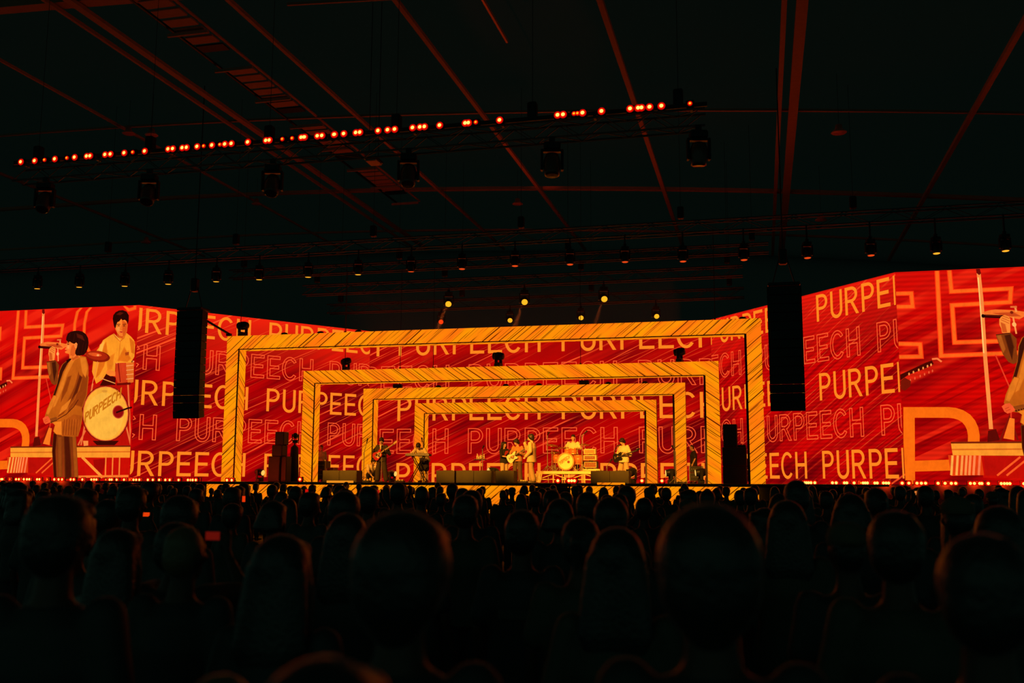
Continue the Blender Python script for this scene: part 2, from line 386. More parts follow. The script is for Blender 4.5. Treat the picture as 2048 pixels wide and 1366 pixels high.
MB().box((0, 0, 0), (0.96, 0.06, 0.075), bev=0.01).build('tread', emit('tread_amber', (235, 140, 30)), lip)
MB().box((0, 0.04, -0.02), (1.0, 0.04, 0.06)).build('bracket', BLACKM, lip)
lip = thing('stage_lip', 'hatched amber tread strip on the stage edge before the right monitor cabinets', 'step', P(1222, 967.4, 31.55))
MB().box((0, 0, 0), (0.88, 0.06, 0.07), bev=0.01).build('tread', HATCH_F, lip)
MB().box((0, 0.04, -0.02), (0.92, 0.04, 0.06)).build('bracket', BLACKM, lip)

# ------------------------------------------------------------------ arches
def arch(n, Y, xl, xr, top, ang, label):
    """four nested rectangular LED arches: two legs and a crossbeam, each with lit front, lit reveal and black edge trim"""
    r = thing('led_arch', label, 'arch', ((xl+xr)/2, Y, DECK_Z), 0, 'nested LED arches over the stage')
    h = top+0.05; hw = (xr-xl)/2; wd = 0.52 if n < 3 else 0.47; dp = 0.55
    A = led_hatch('led_arch_face_%d' % n, ang, n*4.1); B = led_hatch('led_arch_reveal_%d' % n, -ang, n*4.1+1)
    TR = surf('arch_trim_black', (0.03, 0.012, 0.008), 0.5)
    for s in (-1, 1):
        leg = MB().box((s*(hw-wd/2), 0.04, h/2), (wd, 0.08, h)).build('leg', A, r)
        MB().box((s*(hw-wd+0.02), dp/2+0.04, (h-wd)/2), (0.04, dp-0.08, h-wd)).build('reveal', B if s < 0 else TR, leg)
        MB().box((s*(hw-wd-0.0), -0.005, (h-wd)/2), (0.036 if s < 0 else 0.075, 0.05, h-wd)).build('edge_trim', TR, leg)
        MB().box((s*(hw-wd/2+0.03), dp/2+0.05, h/2-0.02), (wd-0.1, dp-0.1, h-0.04)).build('back_case', BLACK, leg)
    bm_ = MB().box((0, 0.04, h-wd/2), (2*hw-2*wd, 0.08, wd)).build('crossbeam', A, r)
    MB().box((0, dp/2+0.04, h-wd+0.02), (2*hw-2*wd, dp-0.08, 0.04)).build('reveal', B, bm_)
    MB().box((0, -0.005, h-wd), (2*hw-2*wd, 0.05, 0.03)).build('edge_trim', TR, bm_)
    MB().box((0, dp/2+0.05, h-wd/2+0.02), (2*hw-0.3, dp-0.1, wd-0.06)).build('back_case', BLACK, bm_)
    return r
ARC = [(1, 34.0, -19.72, 0.12, 5.46, radians(40), 'largest outermost glowing amber arch with dark slanted hatching'),
       (2, 37.45, -18.17, -1.44, 4.46, radians(-35), 'second largest amber LED arch, hatched the opposite way to outer one'),
       (3, 40.4, -16.73, -2.89, 3.97, radians(36), 'third amber LED arch, behind the standing guitarist in dark suit'),
       (4, 43.0, -15.28, -4.32, 3.51, radians(-36), 'smallest innermost amber LED arch framing the drummer')]
for a in ARC: arch(*a)

# ------------------------------------------------------------------ LED walls
YC = 43.75
L0 = Vector((-24.35, 35, DECK_Z)); L1 = Vector((-17.83, YC, DECK_Z)); R1 = Vector((-1.98, YC, DECK_Z)); R0 = Vector((4.55, 35, DECK_Z))
WH = 7.08
cap = 1.0; SW = 0.125
def arc(cx, cy, rx, ry, a0, a1, n=9):
    return [(cx+rx*cos(radians(a0+(a1-a0)*i/n)), cy+ry*sin(radians(a0+(a1-a0)*i/n))) for i in range(n+1)]
def glyphs(s_):
  return {
 'E': [[(0, 0), (0, 1), (.59, 1), (.59, 1-s_), (s_, 1-s_), (s_, .57), (.54, .57), (.54, .57-s_), (s_, .57-s_), (s_, s_), (.6, s_), (.6, 0)]],
 'H': [[(0, 0), (0, 1), (s_, 1), (s_, .575), (.53, .575), (.53, 1), (.53+s_, 1), (.53+s_, 0), (.53, 0), (.53, .575-s_), (s_, .575-s_), (s_, 0)]],
 'P': [[(0, 0), (0, 1), (.31, 1)]+arc(.31, .71, .3, .29, 90, -90, 10)[1:]+[(s_, .42), (s_, 0)], [(s_, .42+s_*.9), (.31, .42+s_*.9)]+arc(.31, .71, .3-s_, .29-s_*.9, -90, 90, 10)[1:]+[(s_, 1-s_*.9)]],
 'R': [[(0, 0), (0, 1), (.33, 1)]+arc(.33, .72, .3, .28, 90, -75, 10)[1:]+[(.68, 0), (.535, 0), (.275, .43), (s_, .43), (s_, 0)], [(s_, .43+s_*.9), (.33, .43+s_*.9)]+arc(.33, .72, .3-s_, .28-s_*.9, -90, 90, 10)[1:]+[(s_, 1-s_*.9)]],
 'U': [[(0, 1), (0, .33)]+arc(.31, .31, .31, .33, 180, 360, 12)[1:]+[(.62, 1), (.62-s_, 1)]+arc(.31, .31, .31-s_, .33-s_, 0, -180, 12)+[(s_, 1)]],
 'C': [arc(.37, .5, .37, .515, 38, 322, 18)+arc(.37, .5, .37-s_, .515-s_*.95, 318, 42, 18)],
}
GLY = glyphs(SW); BOLD = glyphs(0.2)
WORD = [('P', 0.0), ('U', .77), ('R', 1.54), ('P', 2.38), ('E', 3.13), ('E', 3.89), ('C', 4.60), ('H', 5.45)]
PERIOD = 6.97
def clip_tri(t, x0, x1):
    for sgn, lim in ((1, x0), (-1, -x1)):
        o = []
        for i in range(len(t)):
            a, b = t[i], t[(i+1) % len(t)]; da, db = sgn*a[0]-lim, sgn*b[0]-lim
            if da >= 0: o.append(a)
            if (da >= 0) != (db >= 0):
                k = da/(da-db); o.append((a[0]+(b[0]-a[0])*k, a[1]+(b[1]-a[1])*k))
        t = o
        if len(t) < 3: return []
    return t
def glyph_polys(ch, outline, wd, gl=None):
    loops = (gl or GLY)[ch]
    if not outline:
        flat = [p for l in loops for p in l]
        return [[flat[i] for i in t] for t in tessellate_polygon([[Vector((x, z, 0)) for x, z in l] for l in loops])]
    out = []
    for l in loops:
        n = len(l); ins = []
        for i in range(n):
            a, b, c = Vector(l[i-1]), Vector(l[i]), Vector(l[(i+1) % n])
            d1, d2 = (b-a).normalized(), (c-b).normalized(); n1, n2 = Vector((-d1.y, d1.x)), Vector((-d2.y, d2.x))
            m = (n1+n2); m = m/max(0.35, m.length_squared/2) if m.length > 1e-6 else n1
            ins.append((b-m*wd/2, b+m*wd/2))
        for i in range(n):
            j = (i+1) % n; out.append([tuple(ins[i][0]), tuple(ins[j][0]), tuple(ins[j][1]), tuple(ins[i][1])])
    return out
def text_row(m, P0, z, sc, outline, x0, x1, off, wd=0.035):
    k = -2
    while P0+k*PERIOD*sc < x1:
        for ch, o in WORD:
            gx = P0+k*PERIOD*sc+o*sc
            if gx > x1 or gx+.8*sc < x0: continue
            for poly in glyph_polys(ch, outline, wd/sc):
                q = clip_tri([(gx+px*sc, z+pz*sc) for px, pz in poly], x0, x1)
                if len(q) >= 3: m.add([(x, off, zz) for x, zz in q], [tuple(range(len(q)))])
        k += 1
def wall(name, label, A, B, mat, rows):
    d = B-A; ln = d.length; r = thing(name, label, 'led screen', A, atan2(d.y, d.x))
    MB().box((ln/2, 0.04, WH/2), (ln, 0.07, WH)).build('screen_panel', mat, r)
    MB().box((ln/2, 0.11, WH/2), (ln-0.5, 0.06, WH)).build('back_case', BLACK, r)
    for i, (P0, z, sc, outl) in enumerate(rows):
        m = MB(); text_row(m, P0, z, sc, outl, 0.02, ln-0.02, -0.012)
        m.build('lettering', OUTL if outl else LETTER, r, fix=False)
    return r
dz = 0.05
rowz = [5.92, 4.43, 2.99, 1.60, 0.15]
lw = L1-L0; lnL = lw.length
wall('led_wall', 'red LED wall with amber PURPEECH rows, slanting back left of stage', L0, L1, led_red('led_left_wall', radians(27), (192, 2, 3), (118, 0, 6), (255, 80, 32), (250, 36, 12), 2.0),
     [(5.73 if i % 2 == 0 else 1.82, z+dz, 1.0, i % 2 == 1) for i, z in enumerate(rowz)])
wall('led_wall', 'red LED wall with amber PURPEECH rows, slanting forward right of stage', R1, R0, led_red('led_right_wall', radians(27), (215, 4, 4), (125, 0, 6), (255, 80, 32), (250, 28, 12), 5.0, rows=46),
     [(6.93 if i % 2 == 0 else 3.01, z+dz, 1.0, i % 2 == 1) for i, z in enumerate(rowz)])
wall('led_wall', 'wide red LED back wall with PURPEECH rows behind the drummer', L1, R1, led_red('led_back_wall', radians(24), (188, 3, 2), (105, 0, 6), (255, 78, 32), (190, 6, 4), 8.0),
     [((-8.6 if i % 2 == 0 else -12.94)+17.83, z+dz, 1.118, i % 2 == 1) for i, z in enumerate([5.82, 4.20, 2.76, 1.26, -0.30])])
# thin stage haze hanging over the back of the stage, where the back spots' beams show
m, nt, out = nodes('stage_haze'); vs_ = N(nt, 'ShaderNodeVolumeScatter', inp={'Color': (1, 1, 1, 1), 'Density': 0.006, 'Anisotropy': 0.2}); nt.links.new(vs_.outputs[0], out.inputs['Volume'])
hz = MB().box((-9.9, 40.0, EYE+6.4), (13.6, 5.4, 3.2)).build('haze', m); tag(hz, 'thin haze above the arches showing faint beams of the back spotlights', 'haze', kind='stuff')
# ------------------------------------------------------------------ the two side screens: the same live picture on both
SX0, SY, SWD = 4.55, 35.0, 7.06
def AL(cx, cy): p = P(cx*.29291, 580+cy*.29291, SY); return (p.x-SX0+35.96, p.z-DECK_Z)
def AR(cx, cy): p = P(1500+cx*.35128, 520+cy*.35128, SY); return (p.x-SX0, p.z-DECK_Z)
def clip_box(q):
    q = clip_tri(q, 0.0, SWD)
    return [(a, min(max(b, 0.03), WH-0.02)) for a, b in q]
class Video:
    def __init__(s, y=-0.012): s.m = MB(); s.y = y
    def poly(s, pts, col, f=AL, soft=0.0, base=None, keep=False, grad=None):
        """filled patch of the picture; soft: the patch fades into the colour base over that width; grad: colour at its foot"""
        q = [Vector(f(*p)) for p in pts]; n = len(q)
        z0, z1 = min(p.y for p in q), max(p.y for p in q); lc = lin(col); lg = lin(grad) if grad else lc
        cz = lambda z: tuple(lg[i]+(lc[i]-lg[i])*min(1, max(0, (z-z0)/max(.01, z1-z0))) for i in range(3))
        for t in tessellate_polygon([[Vector((p.x, p.y, 0)) for p in q]]):
            c = clip_box([tuple(q[i]) for i in t])
            if len(c) >= 3:
                s.m.v += [(x, s.y, z) for x, z in c]; o = len(s.m.v)-len(c); s.m.f.append(tuple(range(o, o+len(c)))); s.m.c += [cz(z) for x, z in c]
        if soft:
            ar = sum(q[i-1].x*q[i].y-q[i].x*q[i-1].y for i in range(n)); sg = 1 if ar > 0 else -1; out = []
            for i in range(n):
                d1, d2 = (q[i]-q[i-1]).normalized(), (q[(i+1) % n]-q[i]).normalized(); m = Vector((d1.y, -d1.x))+Vector((d2.y, -d2.x))
                m = m/max(.5, m.length_squared/2) if m.length > 1e-5 else Vector((d1.y, -d1.x)); out.append(q[i]+m*sg*soft)
            lb = lin(base)
            for i in range(n):
                j = (i+1) % n; pts4 = [q[i], q[j], out[j], out[i]]
                if any(not (0 <= p.x <= SWD and 0.03 <= p.y <= WH-.02) for p in pts4): continue
                o = len(s.m.v); s.m.v += [(p.x, s.y, p.y) for p in pts4]; s.m.f.append((o, o+1, o+2, o+3)); s.m.c += [cz(q[i].y), cz(q[j].y), lb, lb]
        if not keep: s.y -= 0.0009
        return s
    def line(s, pts, wd, col, f=AL, closed=False):
        q = [Vector(f(*p)) for p in pts]; n = len(q); L = []; 
        for i in range(n):
            a = q[i-1] if (i > 0 or closed) else q[i]; b = q[i]; c = q[(i+1) % n] if (i < n-1 or closed) else q[i]
            d1 = (b-a).normalized() if (b-a).length > 1e-6 else (c-b).normalized(); d2 = (c-b).normalized() if (c-b).length > 1e-6 else d1
            n1, n2 = Vector((-d1.y, d1.x)), Vector((-d2.y, d2.x)); m = n1+n2
            m = m/max(0.4, m.length_squared/2) if m.length > 1e-5 else n1
            L.append((b-m*wd/2, b+m*wd/2))
        for i in range(n if closed else n-1):
            j = (i+1) % n; c = clip_tri([tuple(L[i][0]), tuple(L[j][0]), tuple(L[j][1]), tuple(L[i][1])], 0.0, SWD)
            c = [(x, min(z, WH-0.02)) for x, z in c]
            if len(c) >= 3: s.m.add([(x, s.y, z) for x, z in c], [tuple(range(len(c)))], lin(col))
        s.y -= 0.0009; return s
    def ell(s, cx, cy, rx, ry, col, f=AL, n=28, tilt=0, a0=0, a1=360):
        t = radians(tilt)
        pts = [(cx+rx*cos(radians(a0+(a1-a0)*i/n))*cos(t)-ry*sin(radians(a0+(a1-a0)*i/n))*sin(t), cy+rx*cos(radians(a0+(a1-a0)*i/n))*sin(t)+ry*sin(radians(a0+(a1-a0)*i/n))*cos(t)) for i in range(n)]
        return s.poly(pts, col, f)
def video_mat():
    """live camera picture: vertex colours broken up by soft cloth-like unevenness and camera grain"""
    m, nt, out = nodes('live_video'); e = N(nt, 'ShaderNodeEmission'); a = N(nt, 'ShaderNodeVertexColor', layer_name='col'); tc = N(nt, 'ShaderNodeTexCoord')
    f = None
    for sc, lo, hi, st in ((2.2, .9, 1.08, (1, 1, .8)), (9, .94, 1.05, (1.2, 1, .7)), (60, .95, 1.05, (1, 1, 1))):
        mp = N(nt, 'ShaderNodeMapping', inp={'Scale': st}); nt.links.new(tc.outputs['Object'], mp.inputs[0])
        no = N(nt, 'ShaderNodeTexNoise', inp={'Scale': sc, 'Detail': 2.0, 'Distortion': .4}); nt.links.new(mp.outputs[0], no.inputs['Vector'])
        r = N(nt, 'ShaderNodeMapRange', inp={'From Min': .3, 'From Max': .7, 'To Min': lo, 'To Max': hi}); nt.links.new(no.outputs['Fac'], r.inputs[0])
        f = r.outputs[0] if f is None else math_n(nt, 'MULTIPLY', f, r.outputs[0])
    hs = N(nt, 'ShaderNodeVectorMath', operation='SCALE'); nt.links.new(a.outputs[0], hs.inputs[0]); nt.links.new(f, hs.inputs['Scale'])
    nt.links.new(hs.outputs[0], e.inputs[0]); nt.links.new(e.outputs[0], out.inputs[0]); return m
VMAT = video_mat()
def finish(v, name, parents):
    o = v.m.build(name, VMAT, parents[0], fix=False)
    for p in parents[1:]:
        c = o.copy(); COL.objects.link(c); c.parent = p
def side_screen(x, label):
    r = thing('led_screen', label, 'led screen', (x, SY, DECK_Z))
    mat = led_red('led_side_'+str(x), radians(26), (222, 6, 2), (150, 0, 4), (250, 40, 16), (225, 14, 6), 3.0, fq=2.6, rows=(38 if x > 0 else None), soft=True)
    MB().box((SWD/2, 0.03, WH/2), (SWD, 0.05, WH)).build('screen_panel', mat, r)
    MB().box((SWD/2, 0.08, WH/2), (SWD-0.6, 0.05, WH)).build('back_case', BLACK, r)
    return r
SCR = [side_screen(SX0-35.96, 'left side screen showing live video of singer in profile and drummer'),
       side_screen(SX0, 'right side screen showing live video cut off by the picture edge')]
# big moving letters in the picture
OC, OL, W1 = (255, 100, 24), (255, 52, 14), 0.13
for strokes in ([([(1062, 20), (1088, 546), (1420, 533), (1700, 520)], AR), ([(1132, 20), (1146, 180), (1485, 163), (1480, 240), (1150, 258), (1165, 470), (1420, 462)], AR)],
                [([(700, 195), (918, 190), (925, 265), (700, 270)], AR)], [([(700, 475), (968, 480), (974, 550), (700, 555)], AR)],
                [([(560, 60), (530, 150), (512, 230), (508, 300), (520, 400), (560, 480)], AL)], [([(625, 60), (595, 150), (578, 230), (575, 300), (590, 380), (620, 440)], AL)], [([(850, 100), (880, 137), (922, 125), (925, 70)], AL)]):
    v = Video()
    for col, wd in ((OL, W1*1.25), (OC, W1*0.8)):
        for pts, f in strokes: v.line(pts, wd, col, f)
    finish(v, 'video_letter', SCR)
v = Video()
v.line([(907, 1275), (905, 868), (1130, 868), (1165, 872), (1200, 883), (1230, 902), (1252, 928), (1267, 960), (1274, 1000), (1273, 1040), (1263, 1080), (1243, 1115), (1213, 1143), (1175, 1160), (1130, 1168), (905, 1175)], 0.35, (255, 108, 14), AR)
finish(v, 'video_letter', SCR)
# guitar neck at the far edge
v = Video(-0.022)
v.poly([(840, 660), (1000, 585), (1035, 572), (1045, 592), (1010, 612), (900, 655), (850, 690)], (70, 8, 2), AR)
for x in (905, 930, 960, 985, 1010, 1030):
    v.ell(x, 660-(x-880)*0.42, 5, 8, (255, 150, 70), AR, 8); v.ell(x+8, 695-(x-880)*0.42, 4, 8, (240, 90, 50), AR, 8)
v.line([(1035, 565), (1065, 562), (1090, 580)], 0.06, (255, 120, 60), AR)
v.poly([(855, 690), (880, 670), (915, 690), (912, 720), (880, 745), (850, 730)], (120, 20, 5), AR)
finish(v, 'video_guitar', SCR)
# riser and stands
v = Video(-0.03)
v.poly([(75, 1075), (930, 1068), (930, 1145), (75, 1142)], (255, 150, 40))
v.line([(75, 1110), (930, 1104)], 0.05, (225, 105, 25))
v.line([(75, 1073), (930, 1066)], 0.06, (120, 30, 8))
v.poly([(190, 1145), (930, 1145), (930, 1280), (190, 1262)], (205, 14, 4))
v.poly([(640, 1160), (730, 1150), (700, 1265), (650, 1230)], (165, 8, 4))
v.poly([(55, 1140), (195, 1142), (195, 1248), (55, 1252)], (230, 60, 12))
for i, x in enumerate((62, 84, 104, 122, 138, 156, 178)): v.line([(x+12, 1142), (x-6, 1248)], 0.07, (255, 170-8*i, 70))
v.poly([(205, 1150), (390, 1145), (300, 1250), (200, 1250)], (190, 14, 6))
for x in (290, 330): v.line([(x+70, 1150), (x-40, 1250)], 0.06, (255, 90, 30))
v.line([(565, 1140), (705, 1280)], 0.11, (255, 150, 50))
for x in (728, 775, 822): v.line([(x, 1143), (x-4, 1270)], 0.06, (255, 130, 45))
v.line([(540, 1275), (930, 1270)], 0.09, (255, 120, 40))
v.line([(302, 150), (297, 300), (276, 600), (254, 1000)], 0.12, (255, 138, 62))
v.line([(297, 180), (272, 590)], 0.035, (255, 200, 110))
v.poly([(294, 125), (310, 125), (312, 158), (303, 168), (293, 156)], (110, 10, 5))
v.poly([(240, 1010), (275, 1000), (285, 1060), (230, 1070)], (95, 10, 4))
v.line([(320, 600), (365, 800), (330, 1050)], 0.04, (235, 60, 30)); v.line([(285, 1062), (340, 930), (360, 1060)], 0.07, (130, 20, 8))
v.poly([(300, 1050), (340, 940), (360, 945), (345, 1060)], (255, 120, 30))
finish(v, 'video_riser', SCR)
# drum kit
v = Video(-0.06)
v.poly([(580, 850), (600, 660), (680, 640), (800, 620), (900, 640), (905, 1060), (560, 1065)], (190, 16, 6))
for a in ((640, 640, 560, 1060), (880, 640, 900, 1060), (860, 900, 900, 1060), (590, 960, 540, 1060)): v.line([a[:2], a[2:]], 0.07, (240, 110, 50))
v.ell(728, 845, 163, 192, (120, 14, 5)); v.ell(728, 845, 156, 187, (230, 90, 45)); v.ell(728, 845, 150, 182, (255, 172, 52)); v.ell(720, 860, 128, 158, (255, 180, 62))
v.ell(815, 833, 40, 46, (200, 70, 40)); v.ell(815, 833, 34, 40, (150, 12, 10)); v.line([(800, 838), (880, 808), (920, 800)], 0.07, (45, 6, 3))
v.ell(722, 692, 20, 8, (230, 150, 50))
v.poly([(640, 1030), (820, 1030), (790, 1060), (670, 1060)], (60, 8, 2)); v.poly([(575, 1030), (610, 1030), (610, 1062), (580, 1066)], (255, 140, 60))
# lettering on the drum
bx, by = 583, 912; ux, uy = 255/6.15, -178/6.15; hx, hy = 8, -74
for ch, o in WORD:
    for poly in glyph_polys(ch, False, 0.1, BOLD):
        v.poly([(bx+ux*(o*.95+px*1.15)+hx*pz, by+uy*(o*.95+px*1.15)+hy*pz) for px, pz in poly], (206, 112, 18), keep=True)
v.y -= 0.001
for c, r in (((860, 575), 1),):
    v.poly([(800, 505), (830, 488), (880, 488), (880, 630), (815, 640), (795, 600)], (215, 60, 22)); v.poly([(868, 500), (922, 492), (920, 630), (880, 640)], (230, 105, 32))
    for y in (520, 550, 580, 610): v.line([(870, y), (920, y-6)], 0.03, (255, 160, 90))
    v.line([(800, 500), (880, 486), (925, 490)], 0.05, (255, 150, 80)); v.line([(815, 500), (830, 630)], 0.05, (150, 20, 8)); v.line([(805, 645), (900, 640)], 0.09, (110, 12, 5))
    v.line([(906, 400), (906, 495)], 0.1, (40, 4, 2))
v.poly([(690, 655), (735, 570), (800, 600), (795, 650)], (70, 6, 2))
finish(v, 'video_drum_kit', SCR)
v = Video(-0.095); SK, SKD, SKL = (255, 128, 40), (222, 86, 22), (255, 150, 62); YS, YD = (255, 150, 34), (226, 106, 18)
v.poly([(795, 235), (806, 200), (865, 205), (882, 235), (876, 280), (862, 306), (846, 320), (828, 318), (812, 300), (798, 270)], SK)
v.poly([(846, 212), (878, 232), (872, 285), (850, 314), (846, 270)], SKD, soft=.03, base=SK); v.poly([(808, 262), (822, 258), (826, 280), (814, 284)], SKL, soft=.03, base=SK)
v.poly([(808, 300), (818, 312), (848, 318), (866, 296), (868, 330), (842, 345), (812, 330)], SKD); v.poly([(792, 240), (799, 236), (802, 268), (796, 262)], SKD)
v.poly([(788, 246), (780, 200), (784, 175), (800, 154), (822, 143), (848, 140), (874, 150), (890, 176), (889, 212), (882, 238), (876, 216), (862, 206), (846, 210), (838, 198), (826, 216), (812, 222), (804, 242), (800, 260), (794, 262)], (40, 6, 2)); v.poly([(806, 170), (830, 156), (852, 160), (830, 172)], (92, 20, 6), soft=.03, base=(40, 6, 2))
for q in ([(808, 238), (832, 236)], [(848, 238), (870, 236)]): v.line(q, .025, (60, 12, 4))
v.poly([(812, 246), (820, 243), (832, 247), (822, 250)], (70, 16, 6)); v.poly([(849, 248), (858, 244), (868, 247), (858, 251)], (70, 16, 6))
v.line([(842, 246), (836, 270), (842, 275), (850, 272)], .02, SKD); v.poly([(826, 288), (838, 285), (851, 288), (840, 295)], (196, 44, 26), soft=.01, base=SK); v.line([(832, 303), (846, 303)], .015, SKD)
v.poly([(790, 300), (815, 325), (848, 336), (870, 292), (905, 320), (926, 345), (934, 380), (930, 455), (905, 498), (800, 500), (795, 585), (745, 562), (712, 612), (668, 642), (640, 560), (650, 470), (664, 425), (690, 392), (715, 345), (760, 315)], YS)
v.poly([(712, 400), (735, 360), (742, 430), (720, 520), (690, 575), (668, 600), (690, 500)], YD, soft=.05, base=YS); v.poly([(860, 400), (900, 470), (880, 490), (820, 480)], YD, soft=.06, base=YS); v.poly([(745, 470), (790, 440), (775, 540), (748, 550)], (238, 122, 24), soft=.05, base=YS)
v.poly([(896, 330), (928, 360), (928, 440), (910, 430)], YD, soft=.04, base=YS); v.poly([(700, 380), (724, 352), (700, 440), (672, 470)], (255, 176, 66), soft=.05, base=YS)
v.line([(788, 300), (800, 322), (832, 352), (858, 330), (872, 292)], .05, YD); v.line([(834, 350), (826, 430), (822, 490)], .025, YD); v.line([(794, 306), (818, 334), (834, 350)], .02, (255, 186, 80))
v.poly([(866, 430), (893, 424), (891, 446), (869, 450)], (170, 60, 16)); v.line([(868, 424), (895, 418)], .02, YD)
v.poly([(735, 560), (760, 545), (800, 560), (800, 590), (765, 590), (742, 578)], SK); v.line([(690, 600), (800, 640)], .035, (240, 150, 70))
v.ell(680, 456, 84, 38, (140, 24, 6), tilt=8); v.ell(674, 450, 74, 30, (176, 36, 10), tilt=8); v.ell(662, 443, 46, 12, (232, 84, 28), tilt=8); v.ell(682, 448, 9, 7, (255, 160, 80)); v.line([(600, 440), (520, 430)], 0.05, (200, 60, 20)); v.line([(680, 490), (640, 660)], .03, (240, 130, 60))
finish(v, 'video_drummer', SCR)
# singer
v = Video(-0.125); JK, JD, JDD, JL = (196, 90, 16), (150, 58, 10), (98, 30, 7), (228, 118, 28); TR, TD = (124, 50, 10), (78, 20, 5)
v.poly([(383, 975), (532, 985), (532, 1100), (540, 1190), (547, 1282), (384, 1282), (378, 1190), (372, 1100)], TR, grad=(150, 50, 12))
v.poly([(383, 985), (400, 985), (390, 1100), (398, 1282), (386, 1282), (374, 1100)], (66, 12, 3), soft=.03, base=TR); v.poly([(456, 1005), (482, 1005), (494, 1180), (496, 1282), (464, 1282), (462, 1150)], TD, soft=.06, base=TR); v.poly([(512, 1000), (528, 1000), (544, 1282), (526, 1282)], (168, 76, 16), soft=.04, base=TR); v.poly([(415, 1010), (430, 1010), (432, 1270), (418, 1270)], (150, 64, 14), soft=.05, base=TR)
v.poly([(332, 492), (395, 482), (418, 515), (412, 560), (408, 640), (388, 652), (368, 640), (350, 600), (340, 550)], (132, 54, 12)); v.poly([(372, 500), (392, 495), (398, 560), (385, 630)], (72, 22, 6), soft=.05, base=(132, 54, 12)); v.poly([(338, 500), (352, 498), (362, 570), (352, 590)], (176, 84, 22), soft=.03, base=(132, 54, 12)); v.line([(333, 494), (394, 484)], .03, (90, 28, 8))
v.poly([(470, 488), (500, 472), (530, 458), (560, 452), (590, 456), (606, 474), (618, 520), (619, 570), (613, 625), (606, 680), (592, 740), (572, 800), (580, 860), (566, 940), (548, 1000), (510, 1003), (470, 1000), (400, 988), (378, 965), (388, 930), (395, 915), (352, 908), (322, 862), (336, 815), (358, 765), (382, 718), (410, 640), (418, 560), (440, 510)], JK)
v.poly([(468, 492), (490, 478), (445, 560), (418, 640), (392, 720), (376, 730), (408, 640), (425, 555), (445, 512)], (62, 16, 5), soft=.025, base=JK)
v.poly([(506, 474), (530, 466), (470, 580), (440, 680), (392, 790), (380, 800), (425, 660), (460, 560)], JL, soft=.04, base=JK)
v.poly([(588, 560), (612, 600), (600, 720), (572, 796), (525, 780), (478, 840), (500, 770), (560, 690)], JD, soft=.06, base=JK); v.poly([(552, 560), (560, 630), (520, 745), (445, 845), (408, 872), (475, 770), (525, 670)], JD, soft=.05, base=JK)
v.poly([(560, 590), (572, 600), (540, 700), (500, 760), (530, 690)], JDD, soft=.04, base=JD); v.poly([(440, 800), (500, 745), (470, 810), (420, 850)], JL, soft=.04, base=JK); v.poly([(565, 466), (596, 468), (610, 540), (598, 590), (580, 560)], JL, soft=.05, base=JK)
v.poly([(360, 770), (384, 726), (400, 730), (372, 800), (345, 850), (335, 845)], JL, soft=.03, base=JK); v.poly([(480, 600), (500, 590), (470, 690), (430, 770), (445, 700)], JD, soft=.05, base=JK)
v.poly([(440, 905), (520, 852), (574, 862), (560, 940), (545, 998), (440, 995)], (180, 76, 14), soft=.02, base=JK); v.poly([(372, 905), (436, 898), (438, 990), (400, 984), (382, 966), (392, 925)], (242, 124, 28))
for i, x in enumerate((448, 466, 484, 502, 520, 538)): v.line([(x+8, 885), (x, 992)], 0.022, (140, 50, 9)); v.line([(x+15, 885), (x+7, 992)], 0.016, (205, 94, 20))
v.line([(345, 905), (400, 890), (470, 850), (520, 800), (552, 750)], 0.035, (88, 24, 6)); v.poly([(352, 882), (404, 868), (412, 890), (366, 912)], (150, 66, 16)); 
for x in (368, 380, 392, 402): v.ell(x, 903-(x-368)*.3, 4, 4, (60, 14, 4), n=8)
v.poly([(310, 880), (325, 866), (345, 862), (358, 880), (365, 900), (348, 912), (330, 918), (318, 908)], (250, 88, 40)); v.line([(325, 905), (345, 895)], .015, (190, 50, 20)); v.line([(322, 893), (340, 884)], .015, (190, 50, 20))
v.poly([(490, 440), (548, 436), (566, 462), (540, 470), (505, 490), (492, 476)], (245, 118, 36)); v.poly([(505, 452), (545, 446), (555, 462), (515, 482)], (205, 80, 22), soft=.03, base=(245, 118, 36)); v.poly([(470, 484), (496, 470), (508, 474), (478, 506)], (34, 6, 3))
v.poly([(484, 352), (550, 358), (548, 420), (538, 452), (522, 466), (505, 464), (493, 454), (490, 440), (474, 436), (464, 433), (462, 424), (472, 418), (463, 412), (462, 404), (472, 398), (459, 388), (462, 380), (472, 370), (476, 358)], (252, 120, 42))
v.poly([(510, 384), (532, 380), (532, 440), (512, 456), (500, 440)], (226, 92, 28), soft=.04, base=(252, 120, 42)); v.poly([(478, 384), (492, 382), (490, 404), (478, 402)], (255, 150, 66), soft=.02, base=(252, 120, 42)); v.line([(474, 366), (492, 362)], 0.025, (70, 16, 5)); v.poly([(476, 374), (484, 370), (494, 374), (484, 378)], (80, 20, 6)); v.line([(465, 414), (478, 416)], .02, (170, 40, 20)); v.line([(494, 452), (512, 440)], .02, (200, 76, 22))
v.poly([(530, 366), (545, 364), (548, 382), (540, 398), (531, 400), (527, 384)], (255, 140, 60)); v.line([(534, 372), (541, 380), (536, 392)], .015, (200, 76, 22))
v.poly([(470, 345), (473, 325), (482, 302), (500, 290), (525, 283), (555, 282), (582, 288), (606, 306), (620, 332), (624, 362), (620, 400), (608, 428), (592, 446), (565, 452), (540, 450), (532, 436), (534, 418), (544, 396), (548, 372), (540, 362), (526, 372), (510, 366), (496, 356), (484, 362), (478, 352)], (44, 9, 4)); v.poly([(545, 305), (580, 318), (596, 350), (575, 335), (550, 325)], (92, 22, 8), soft=.04, base=(44, 9, 4))
for q in ([(500, 300), (488, 345)], [(530, 300), (520, 360)], [(560, 330), (555, 430)], [(590, 360), (575, 440)], [(608, 370), (598, 430)]): v.line(q, .012, (74, 18, 7))
